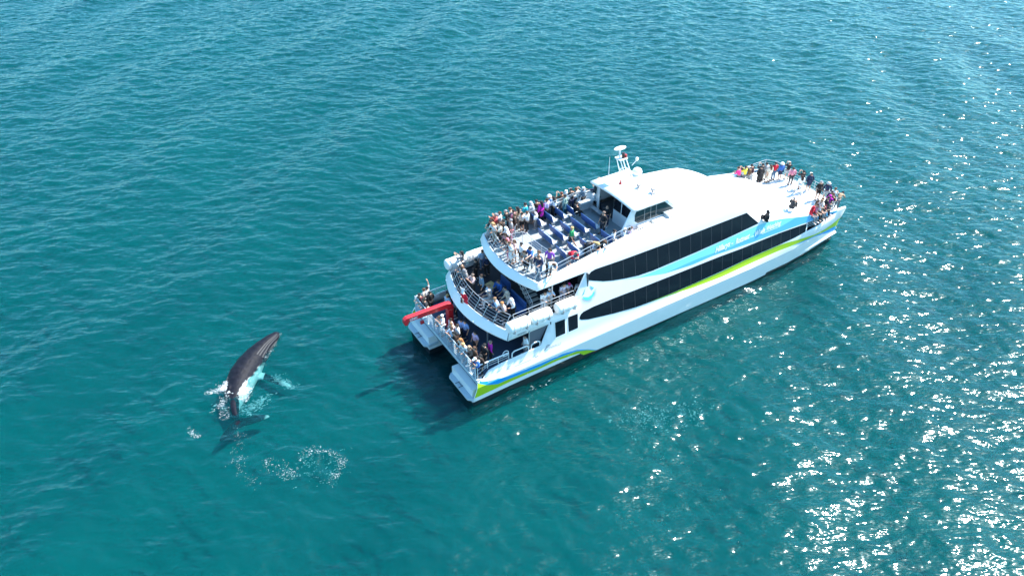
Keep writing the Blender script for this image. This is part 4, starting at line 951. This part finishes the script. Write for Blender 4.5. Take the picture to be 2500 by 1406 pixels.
 (-3.14, 39.17, 2.01, 1.0, 'stand', 222.0, 'short', 'black', 'shirt', 'skyblue', 'trousers', 'navy', 'person in sky blue shirt with dark braces', 'passengers on the aft deck'),
 (-3.43, 39.42, 2.01, 0.95, 'stand', 42.0, 'short', 'black', 'shirt', 'skyblue', 'trousers', 'black', 'person facing the sky blue shirt in the shade', 'passengers on the aft deck'),
 (-3.69, 38.14, 2.01, 1.0, 'rail', 212.0, 'long', 'black', 'jacket', 'darkbrown', 'trousers', 'black', 'long black haired person in dark brown at the aft rail', 'passengers on the aft deck'),
 (-3.22, 37.41, 2.01, 1.0, 'rail', 217.0, 'long', 'ginger', 'shirt', 'cream', 'trousers', 'grey', 'long ginger haired person in cream top at the aft rail', 'passengers on the aft deck'),
 (-3.06, 37.01, 2.01, 1.0, 'rail', 217.0, 'short', 'blond', 'shirt', 'white', 'trousers', 'denim', 'blond person in white top below the long ginger hair', 'passengers on the aft deck'),
 (-2.44, 38.11, 2.01, 1.0, 'stand', 232.0, 'long', 'black', 'shirt', 'lilac', 'skirt', 'black', 'person in lilac shirt and wide black skirt on the open aft deck', 'passengers on the aft deck'),
 (-2.65, 36.75, 2.01, 1.0, 'rail', 217.0, 'long', 'tan', 'jacket', 'greybrown', 'trousers', 'black', 'tan haired person in grey brown jacket at the aft rail', 'passengers on the aft deck'),
 (-2.43, 36.57, 2.01, 1.0, 'stand', 222.0, 'long', 'brown', 'jacket', 'brown', 'trousers', 'black', 'brown haired person in brown jacket in the aft rail crowd', 'passengers on the aft deck'),
 (-1.78, 36.75, 2.01, 1.0, 'stand', 207.0, 'short', 'black', 'jacket', 'black', 'trousers', 'black', 'black clothed person with pale face left of the magenta jacket', 'passengers on the aft deck'),
 (-1.41, 37.17, 2.01, 1.0, 'stand', 12.0, 'short', 'greybrown', 'jacket', 'magenta', 'trousers', 'black', 'grey haired person in magenta jacket and black trousers on the aft deck', 'passengers on the aft deck'),
 (-2.2, 35.65, 2.01, 1.0, 'rail', 222.0, 'long', 'black', 'shirt', 'white', 'trousers', 'black', 'black haired person in white top at the starboard end of the aft rail', 'passengers on the aft deck'),
 (-2.01, 35.79, 2.01, 1.0, 'stand', 222.0, 'long', 'black', 'jacket', 'darkbrown', 'trousers', 'black', 'black haired person in dark brown jacket in the starboard quarter', 'passengers on the aft deck'),
 (-2.19, 35.63, 2.01, 1.0, 'rail', 222.0, 'short', 'brown', 'shirt', 'pink', 'trousers', 'navy', 'brown haired person in pink top in the starboard quarter', 'passengers on the aft deck'),
 (-2.19, 35.63, 2.01, 1.0, 'rail', 232.0, 'cap', 'white', 'jacket', 'blue', 'trousers', 'navy', 'person in white cap and blue jacket in the corner of the aft rail', 'passengers on the aft deck'),
 (0.89, 37.73, 2.01, 1.0, 'stand', 202.0, 'short', 'black', 'shirt', 'white', 'trousers', 'lightgrey', 'black haired person in white shirt standing under the middle deck edge', 'passengers on the aft deck'),
]
for row in PEOPLE: person(*row)

# ------------------------------------------------------------------ the sea
def sea_material():
    m = bpy.data.materials.new('sea_water'); m.use_nodes = True
    nt = m.node_tree; N = nt.nodes; L = nt.links; N.clear()
    out = N.new("ShaderNodeOutputMaterial")
    geo = N.new("ShaderNodeNewGeometry")
    def noise(scale, det, rough, sx=1, sy=1, rot=0):
        mp = N.new("ShaderNodeMapping"); mp.inputs["Scale"].default_value = (sx, sy, 1); mp.inputs["Rotation"].default_value = (0, 0, rot)
        n = N.new("ShaderNodeTexNoise"); n.inputs["Scale"].default_value = scale; n.inputs["Detail"].default_value = det; n.inputs["Roughness"].default_value = rough
        L.new(geo.outputs["Position"], mp.inputs["Vector"]); L.new(mp.outputs[0], n.inputs["Vector"]); return n
    big = noise(.035, 3, .5); mid = noise(.22, 4, .55, .6, 1.2, R(-20))
    cr = N.new("ShaderNodeValToRGB"); cr.color_ramp.elements[0].position = .32; cr.color_ramp.elements[1].position = .72
    cr.color_ramp.elements[0].color = (.0, .033, .041, 1); cr.color_ramp.elements[1].color = (.0, .066, .066, 1)
    ad = N.new("ShaderNodeMath"); ad.operation = 'MULTIPLY_ADD'; ad.inputs[1].default_value = .5
    L.new(mid.outputs["Fac"], ad.inputs[0]); 
    hf = N.new("ShaderNodeMath"); hf.operation = 'MULTIPLY'; hf.inputs[1].default_value = .5; L.new(big.outputs["Fac"], hf.inputs[0]); L.new(hf.outputs[0], ad.inputs[2])
    L.new(ad.outputs[0], cr.inputs[0])
    # ripples
    r1 = noise(1.7, 2, .5, .6, 1.25, R(-12)); r2 = noise(4.5, 1, .5, .7, 1.2, R(-25))
    b1 = N.new("ShaderNodeBump"); b1.inputs["Distance"].default_value = .14; b1.inputs["Strength"].default_value = 1
    b2 = N.new("ShaderNodeBump"); b2.inputs["Distance"].default_value = .006; b2.inputs["Strength"].default_value = 1
    L.new(r1.outputs["Fac"], b1.inputs["Height"]); L.new(r2.outputs["Fac"], b2.inputs["Height"]); L.new(b1.outputs[0], b2.inputs["Normal"])
    up = N.new("ShaderNodeCombineXYZ"); up.inputs[2].default_value = 1       # light scattered inside the water does not follow the ripples
    dif = N.new("ShaderNodeSubsurfaceScattering"); dif.falloff = 'BURLEY'; dif.inputs["Radius"].default_value = (.6, 1.0, 1.0); dif.inputs["Scale"].default_value = .9; L.new(up.outputs[0], dif.inputs["Normal"]); L.new(cr.outputs[0], dif.inputs["Color"])
    tr = N.new("ShaderNodeBsdfTransparent"); tr.inputs["Color"].default_value = (.55, .93, .95, 1)
    body = N.new("ShaderNodeMixShader"); body.inputs[0].default_value = .62; L.new(dif.outputs[0], body.inputs[1]); L.new(tr.outputs[0], body.inputs[2])
    gl = N.new("ShaderNodeBsdfGlossy"); gl.inputs["Roughness"].default_value = .085; gl.inputs["Color"].default_value = (.85, .98, 1, 1); L.new(b2.outputs[0], gl.inputs["Normal"]); 
    fr = N.new("ShaderNodeFresnel"); fr.inputs["IOR"].default_value = 1.333; L.new(b2.outputs[0], fr.inputs["Normal"])
    mn = N.new("ShaderNodeMath"); mn.operation = 'MINIMUM'; mn.inputs[1].default_value = .6; L.new(fr.outputs[0], mn.inputs[0])
    g2 = N.new("ShaderNodeBsdfGlossy"); g2.inputs["Roughness"].default_value = .30; g2.inputs["Color"].default_value = (.85, .98, 1, 1); L.new(b1.outputs[0], g2.inputs["Normal"])
    gm = N.new("ShaderNodeMixShader"); gm.inputs[0].default_value = .10; L.new(gl.outputs[0], gm.inputs[1]); L.new(g2.outputs[0], gm.inputs[2])
    mx = N.new("ShaderNodeMixShader"); L.new(mn.outputs[0], mx.inputs[0]); L.new(body.outputs[0], mx.inputs[1]); L.new(gm.outputs[0], mx.inputs[2])
    L.new(mx.outputs[0], out.inputs["Surface"])
    return m
SEA = sea_material()
NG, LG = 1024, 192.0
def ocean():
    rs = np.random.RandomState(5)
    k1 = np.fft.fftfreq(NG, LG / NG) * 2 * np.pi
    kx, ky = np.meshgrid(k1, k1, indexing='xy'); k = np.hypot(kx, ky); k[0, 0] = 1
    wd = np.array([-.12, -.99]); wd = wd / np.hypot(*wd)
    kp = 2 * np.pi / 3.6
    cosf = (kx * wd[0] + ky * wd[1]) / k
    S = np.exp(-.9 * (kp / k) ** 2) / k ** 3.4 * (np.clip(cosf, 0, 1) ** 2.2 + .05) * np.exp(-(k * .085) ** 2)
    S[0, 0] = 0
    ph = rs.normal(size=(NG, NG)) + 1j * rs.normal(size=(NG, NG))
    h = np.real(np.fft.ifft2(np.sqrt(S) * ph))
    # long low swell
    S2 = np.exp(-((k - 2 * np.pi / 13) / .12) ** 2) * (np.clip((kx * .975 + ky * -.22) / k, 0, 1) ** 24); S2[0, 0] = 0
    h2 = np.real(np.fft.ifft2(np.sqrt(S2) * ph[::-1]))
    sl = np.hypot(np.gradient(h, LG / NG, axis=0), np.gradient(h, LG / NG, axis=1))
    h = h / np.sqrt((sl ** 2).mean()) * .127
    h2 = h2 / h2.std() * .125
    return h + h2
HGT = ocean()
X0, Y0 = -LG / 2, 2.0
_r = np.random.RandomState(9)
for cx_, cy_, rad_, st_ in ((15.9, 42.2, 1.6, 1), (13.6, 41.4, 1.0, .7), (12.0, 40.4, 1.3, 1), (9.8, 38.4, 1.6, 1), (8.0, 34.5, 2.6, .7), (11.5, 33.5, 3.0, .5), (-11.8, 30.2, 1.6, .9), (-18.6, 35.5, 2.0, .9), (-16.5, 31.0, 1.8, .5)):
    m_ = int(rad_ * 2.5 / (LG / NG)); i0 = int((cy_ - Y0) / (LG / NG)); j0 = int((cx_ - X0) / (LG / NG))
    yy, xx = np.mgrid[-m_:m_ + 1, -m_:m_ + 1] * (LG / NG); loc = np.zeros_like(xx)
    for _ in range(60):
        an = _r.uniform(0, 2 * np.pi); kk = 2 * np.pi / _r.uniform(.6, 1.7); loc += np.sin(kk * (xx * np.cos(an) + yy * np.sin(an)) + _r.uniform(0, 7)) / kk
    loc *= .045 * st_ * np.exp(-(xx ** 2 + yy ** 2) / rad_ ** 2)
    HGT[i0 - m_:i0 + m_ + 1, j0 - m_:j0 + m_ + 1] += loc
def sea_h(x, y):
    i = int((y - Y0) / (LG / NG)) % NG; j = int((x - X0) / (LG / NG)) % NG
    return float(HGT[i, j])
# calm the water a little where the ferry lies
N1 = NG + 1
ix_ = np.arange(N1)
xs = X0 + (ix_ + .5) * LG / NG; ysg = Y0 + (ix_ + .5) * LG / NG
GX, GY = np.meshgrid(xs, ysg)
HW = HGT[ix_ % NG][:, ix_ % NG]
me = bpy.data.meshes.new('sea')
nv = N1 * N1
co = np.stack([GX, GY, HW], -1).reshape(-1, 3).astype(np.float32)
me.vertices.add(nv); me.vertices.foreach_set("co", co.ravel())
ii = np.arange(NG); a = (ii[:, None] * N1 + ii[None, :]).ravel()
quads = np.stack([a, a + 1, a + N1 + 1, a + N1], -1).astype(np.int32)
nq = len(quads)
me.loops.add(nq * 4); me.loops.foreach_set("vertex_index", quads.ravel())
me.polygons.add(nq); me.polygons.foreach_set("loop_start", np.arange(nq, dtype=np.int32) * 4); me.polygons.foreach_set("loop_total", np.full(nq, 4, dtype=np.int32))
me.update(calc_edges=True)
me.polygons.foreach_set("use_smooth", [True] * nq)
me.materials.append(SEA)
for dx_, dy_ in ((0, 0), (-1, 0), (1, 0), (-1, 1), (0, 1), (1, 1)):
    sea = bpy.data.objects.new('sea', me); col.objects.link(sea); tag(sea, kind='structure'); sea.location = (dx_ * LG, dy_ * LG, 0)
# the same sea carried on to the horizon
xa, xb, ya, yb = xs[0] - LG, xs[-1] + LG, ysg[0], ysg[-1] + LG; F = 3000
o = MB()
for p in ([(-F, -F), (F, -F), (F, ya), (-F, ya)], [(-F, yb), (F, yb), (F, F), (-F, F)], [(-F, ya), (xa, ya), (xa, yb), (-F, yb)], [(xb, ya), (F, ya), (F, yb), (xb, yb)]):
    o.add([(x, y, 0) for x, y in p], [(0, 1, 2, 3)])
tag(o.build('far_sea', [SEA]), kind='structure')
DEEP = mat('deep_water', (.0, .088, .086), 1.0, spec=0)
tag(MB().add([(-F, -F, -1.15), (F, -F, -1.15), (F, F, -1.15), (-F, F, -1.15)], [(0, 1, 2, 3)]).build('deep_water', [DEEP]), kind='structure')

# ------------------------------------------------------------------ the whale
def whale():
    root = empty('humpback_whale', (-18.3, 38.0, 0))
    tag(root, 'young dark humpback whale with white belly surfacing left of the ferry stern', 'whale')
    C = [(-17.02, 42.20, .30, .06, .05), (-17.12, 42.02, .28, .26, .20), (-17.40, 41.45, .22, .46, .36), (-17.80, 40.7, .12, .62, .50), (-18.12, 39.9, .0, .80, .62), (-18.38, 39.0, -.10, .93, .74), (-18.55, 38.1, -.18, .98, .78),
         (-18.64, 37.2, -.28, .92, .76), (-18.62, 36.4, -.29, .76, .70), (-18.50, 35.7, -.25, .55, .58), (-18.28, 35.0, -.17, .36, .44), (-18.0, 34.4, -.06, .22, .30), (-17.72, 33.95, -.0, .17, .17), (-17.5, 33.6, .03, .15, .10), (-17.38, 33.3, .03, .10, .05)]
    roll = R(-28)
    mb = MB(); rows = []; n = 28
    for i, (x, y, z, a, b) in enumerate(C):
        p0 = C[max(0, i - 1)]; p1 = C[min(len(C) - 1, i + 1)]
        t = Vector((p1[0] - p0[0], p1[1] - p0[1], 0)).normalized(); sd = Vector((-t.y, t.x, 0))
        rl = roll * min(1, max(0, (12 - i) / 6))
        u = sd * math.cos(rl) + Vector((0, 0, 1)) * math.sin(rl); w = -sd * math.sin(rl) + Vector((0, 0, 1)) * math.cos(rl)
        rows.append([Vector((x, y, z)) + u * a * math.cos(q) + w * b * math.sin(q) * (1.0 if math.sin(q) > 0 else 1.1) for q in [2 * math.pi * k / n for k in range(n)]])
    mb.grid(rows, 0, True)
    mb.add(rows[0], [tuple(range(n))]); mb.add(rows[-1], [tuple(range(n))])
    def blade(pts, th):
        """pts: list of (leading edge, trailing edge) stations, makes a lens-section blade"""
        rr = []
        for (a, b), h in zip(pts, th):
            a = Vector(a); b = Vector(b); r_ = []
            for k in range(16):
                q = 2 * math.pi * k / 16; c = (a + b) / 2 + (a - b) / 2 * math.cos(q)
                r_.append(c + Vector((0, 0, h * math.sin(q))))
            rr.append(r_)
        mb.grid(rr, 0, True); mb.add(rr[0], [tuple(range(16))]); mb.add(rr[-1], [tuple(range(16))])
    fz = .05
    blade([((-17.75, 34.05, fz), (-17.3, 33.2, fz)), ((-17.2, 34.05, fz), (-16.95, 33.35, fz)), ((-16.7, 34.27, fz - .02), (-16.5, 33.55, fz)), ((-16.15, 34.38, fz - .04), (-16.05, 33.8, fz)), ((-15.8, 34.30, fz - .05), (-15.85, 33.98, fz)), ((-15.66, 34.16, fz - .05), (-15.70, 34.08, fz))], [.13, .11, .09, .06, .04, .02])
    blade([((-17.75, 33.95, fz), (-17.2, 33.3, fz)), ((-18.0, 33.5, fz - .03), (-17.45, 33.0, fz)), ((-18.25, 33.0, fz - .08), (-17.78, 32.55, fz - .05)), ((-18.38, 32.55, fz - .12), (-18.05, 32.22, fz - .1)), ((-18.38, 32.22, fz - .15), (-18.27, 32.12, fz - .15))], [.13, .10, .07, .05, .02])
    blade([((-17.75, 38.9, -.55), (-17.95, 38.2, -.6)), ((-17.2, 38.75, -.5), (-17.35, 38.15, -.5)), ((-16.6, 38.35, -.42), (-16.85, 37.9, -.42)), ((-16.0, 37.95, -.36), (-16.25, 37.55, -.36)), ((-15.4, 37.6, -.32), (-15.6, 37.3, -.32)), ((-15.0, 37.3, -.3), (-15.1, 37.2, -.3))], [.14, .11, .09, .07, .05, .02])
    # dorsal hump and blowhole ridge
    mb.sphere((-18.9, 36.55, .28), .16, .42, .20, 14, 8); mb.sphere((-17.98, 40.3, .56), .12, .3, .09, 12, 6)
    o = mb.build('tmp', [M['black']])
    rm = o.modifiers.new('r', 'REMESH'); rm.mode = 'VOXEL'; rm.voxel_size = .045; rm.use_smooth_shade = True
    sm = o.modifiers.new('s', 'SMOOTH'); sm.iterations = 4; sm.factor = .6
    me = bpy.data.meshes.new_from_object(o.evaluated_get(bpy.context.evaluated_depsgraph_get())); bpy.data.objects.remove(o)
    # dark back, pale belly, pale flipper and fluke tip: the animal's own markings
    nv = len(me.vertices); co = np.empty(nv * 3, np.float32); me.vertices.foreach_get('co', co); co = co.reshape(-1, 3)
    Cn = np.array([c[:5] for c in C]); at = me.attributes.new('pale', 'FLOAT', 'POINT'); val = np.zeros(nv, np.float32)
    ycs = Cn[::-1, 1]
    cx = np.interp(co[:, 1], ycs, Cn[::-1, 0]); ca = np.interp(co[:, 1], ycs, Cn[::-1, 3]); cz = np.interp(co[:, 1], ycs, Cn[::-1, 2])
    off = (co[:, 0] - cx) / np.maximum(ca, .05)
    lim = np.interp(co[:, 1], [33.5, 35, 36.2, 37.5, 39, 40.2, 41.0, 42.3], [2.0, .9, .28, .52, .78, 1.1, 1.2, 1.3])
    wig = .04 * np.sin(co[:, 1] * 3.1) + .03 * np.sin(co[:, 1] * 11.7 + co[:, 2] * 9)
    val = np.clip((off * .92 - (co[:, 2] - cz) * .25 - lim + wig) / .10, 0, 1)
    gr = (co[:, 1] > 39.6) & (co[:, 1] < 41.9) & (off > .30) & (off < 1.2)
    val[gr] = np.maximum(val[gr], (.09 * np.clip(np.sin(off[gr] * 34), 0, 1)))
    fl = (co[:, 0] > -17.25) & (co[:, 1] < 39.0) & (co[:, 1] > 37.0); val[fl] = np.clip((co[fl, 0] + 16.0) / .4, 0, 1)
    tip = (co[:, 1] < 34.6) & (co[:, 0] > -16.1); val[tip] = np.clip((co[tip, 0] + 16.0) / .15, 0, 1) * .8
    tl = (co[:, 1] < 34.6) & (co[:, 0] <= -16.1); val[tl] = 0
    at.data.foreach_set('value', val.astype(np.float32))
    m = bpy.data.materials.new('whale_skin'); m.use_nodes = True; nt = m.node_tree; b = nt.nodes["Principled BSDF"]; b.inputs["Roughness"].default_value = .55; b.inputs["Specular IOR Level"].default_value = .12
    A = nt.nodes.new("ShaderNodeAttribute"); A.attribute_name = 'pale'
    n1 = nt.nodes.new("ShaderNodeTexNoise"); n1.inputs["Scale"].default_value = 3.5; n1.inputs["Detail"].default_value = 7
    tc = nt.nodes.new("ShaderNodeTexCoord"); nt.links.new(tc.outputs["Object"], n1.inputs["Vector"])
    c1 = nt.nodes.new("ShaderNodeValToRGB"); c1.color_ramp.elements[0].color = (.005, .006, .011, 1); c1.color_ramp.elements[1].color = (.011, .012, .020, 1); c1.color_ramp.elements[0].position = .35; c1.color_ramp.elements[1].position = .8
    nt.links.new(n1.outputs["Fac"], c1.inputs[0])
    mx = nt.nodes.new("ShaderNodeMixRGB"); mx.inputs[2].default_value = (.72, .72, .70, 1)
    nt.links.new(A.outputs["Fac"], mx.inputs[0]); nt.links.new(c1.outputs[0], mx.inputs[1]); nt.links.new(mx.outputs[0], b.inputs["Base Color"])
    bp = nt.nodes.new("ShaderNodeBump"); bp.inputs["Distance"].default_value = .05; bp.inputs["Strength"].default_value = .9; nt.links.new(n1.outputs["Fac"], bp.inputs["Height"]); nt.links.new(bp.outputs[0], b.inputs["Normal"])
    me.materials.clear(); me.materials.append(m)
    w = bpy.data.objects.new('body', me); col.objects.link(w); w.parent = root; w.location = Vector((0, 0, -.17)) - root.location
    return root
whale()

# ------------------------------------------------------------------ foam
FOAM = mat('foam', (.82, .87, .87), .6)
_n = FOAM.node_tree; _o = _n.nodes["Material Output"]; _t = _n.nodes.new("ShaderNodeBsdfTransparent"); _m = _n.nodes.new("ShaderNodeMixShader"); _m.inputs[0].default_value = .5
_n.links.new(_n.nodes["Principled BSDF"].outputs[0], _m.inputs[2]); _n.links.new(_t.outputs[0], _m.inputs[1]); _n.links.new(_m.outputs[0], _o.inputs["Surface"])
def foam_patch(name, label, path, width, count, smin=.02, smax=.09, seed=1, lift=.02, ang=None):
    rg = random.Random(seed); mb = MB(); P_ = [Vector(p) for p in path]
    sl = [(P_[i + 1] - P_[i]).length for i in range(len(P_) - 1)]; tot = sum(sl)
    cl = []
    for c in range(count):
        if cl and rg.random() < .72:
            bx_, by_ = rg.choice(cl); x = bx_ + rg.gauss(0, .10); y = by_ + rg.gauss(0, .09)
        else:
            t = rg.random() * tot; i = 0
            while i < len(sl) - 1 and t > sl[i]: t -= sl[i]; i += 1
            d = (P_[i + 1] - P_[i]); q = P_[i] + d * (t / max(sl[i], 1e-6)); wv = width[i] + (width[i + 1] - width[i]) * (t / max(sl[i], 1e-6))
            x = q.x + rg.gauss(0, wv * .5); y = q.y + rg.gauss(0, wv * .5); cl.append((x, y))
        s = smin + (smax - smin) * rg.random() ** 3; n = rg.randint(5, 8); a0 = (R(20) if ang is None else ang) + rg.gauss(0, .4); el = rg.uniform(1.2, 2.8)
        z = sea_h(x, y) + lift + rg.uniform(0, .012)
        ring = []
        for k in range(n):
            q = 2 * math.pi * k / n; r_ = s * rg.uniform(.55, 1.2); u, v = r_ * el * math.cos(q), r_ * math.sin(q)
            ring.append((x + u * math.cos(a0) - v * math.sin(a0), y + u * math.sin(a0) + v * math.cos(a0), z))
        top = [(p[0] * .6 + x * .4, p[1] * .6 + y * .4, z + s * .35) for p in ring]
        o_ = len(mb.v); mb.v += ring + top; mb.f += [tuple(o_ + n + k for k in range(n))] + [(o_ + k, o_ + (k + 1) % n, o_ + n + (k + 1) % n, o_ + n + k) for k in range(n)]; mb.m += [0] * (n + 1)
    me = bpy.data.meshes.new(name); me.from_pydata(mb.v, [], mb.f); me.materials.append(FOAM)
    ob = bpy.data.objects.new(name, me); col.objects.link(ob); tag(ob, label, 'foam', kind='stuff')
    return ob
W1 = [(-20.1, 36.1), (-19.3, 36.75), (-18.9, 36.9), (-18.0, 36.6), (-17.6, 35.5)]
foam_patch('foam', 'white foam washing over the back of the whale', W1, [.28, .34, .35, .6, .3], 1300, .006, .03, 2, .05)
foam_patch('foam', 'dense foam where the back of the whale goes under', [(-19.4, 36.8), (-18.8, 36.5), (-18.2, 36.5), (-17.7, 36.1)], [.35, .5, .6, .5], 1700, .007, .036, 21, .16)
foam_patch('foam', 'thin foam along the tail of the whale', [(-18.9, 35.8), (-19.1, 34.8), (-18.5, 34.1), (-18.3, 33.8)], [.35, .4, .3, .2], 420, .005, .024, 3, .03)
foam_patch('foam', 'small foam fleck left of the whale flukes', [(-20.3, 33.1), (-20.2, 32.6), (-19.6, 32.3)], [.22, .16, .2], 150, .005, .024, 4)
foam_patch('foam', 'curved trail of foam right of the whale wake', [(-12.95, 30.6), (-12.2, 31.25), (-11.4, 31.15), (-10.3, 30.5), (-10.3, 29.7), (-10.8, 28.9)], [.5, .5, .3, .25, .22, .3], 460, .004, .022, 5)
foam_patch('foam', 'scattered foam between the two foam trails', [(-15.0, 30.3), (-14.4, 29.9), (-13.3, 29.6), (-13.2, 29.0)], [.3, .45, .6, .4], 320, .004, .02, 6)
foam_patch('foam', 'faint foam line trailing below the whale flukes', [(-17.2, 32.8), (-16.9, 31.2), (-16.6, 30.0), (-15.6, 29.0), (-15.0, 28.7)], [.5, .5, .5, .5, .5], 360, .003, .015, 7)
foam_patch('foam', 'thin foam lapping along both flanks of the whale', [(-17.0, 42.3), (-17.0, 41.0), (-17.3, 39.6), (-17.6, 38.0), (-17.6, 36.6)], [.08, .1, .12, .2, .25], 330, .004, .018, 9, .05)
foam_patch('foam', 'small splashes at the waterline of the ferry stern', [tuple(fw(1.5, -5.2, 0))[:2], tuple(fw(5, -5.2, 0))[:2], tuple(fw(9, -5.3, 0))[:2]], [.15, .15, .2], 90, .006, .025, 8)
foam_patch('foam', 'pale bubbles under the surface around the whale tail', [(-18.8, 36.6), (-18.6, 35.4), (-17.2, 34.9), (-16.3, 36.0)], [.6, .8, .6, .4], 900, .012, .05, 12, -.30)
foam_patch('foam', 'pale bubbles under the surface by the whale flipper', [(-16.4, 38.1), (-15.4, 37.3), (-14.8, 36.9)], [.25, .4, .3], 420, .01, .04, 13, -.28)
foam_patch('foam', 'pale bubbles under the surface around the curved foam trail', [(-13.2, 29.6), (-12.3, 30.6), (-11.2, 30.8), (-10.5, 29.8), (-11.2, 29.0)], [1.0, 1.0, .9, .9, .8], 420, .008, .032, 14, -.30)
foam_patch('foam', 'faint pale swirls under the surface beside the ferry hull', [(6.5, 33.5), (8.5, 34.6), (10.8, 34.0), (12.5, 35.2)], [1.2, 1.4, 1.3, 1.0], 900, .01, .04, 15, -.32)
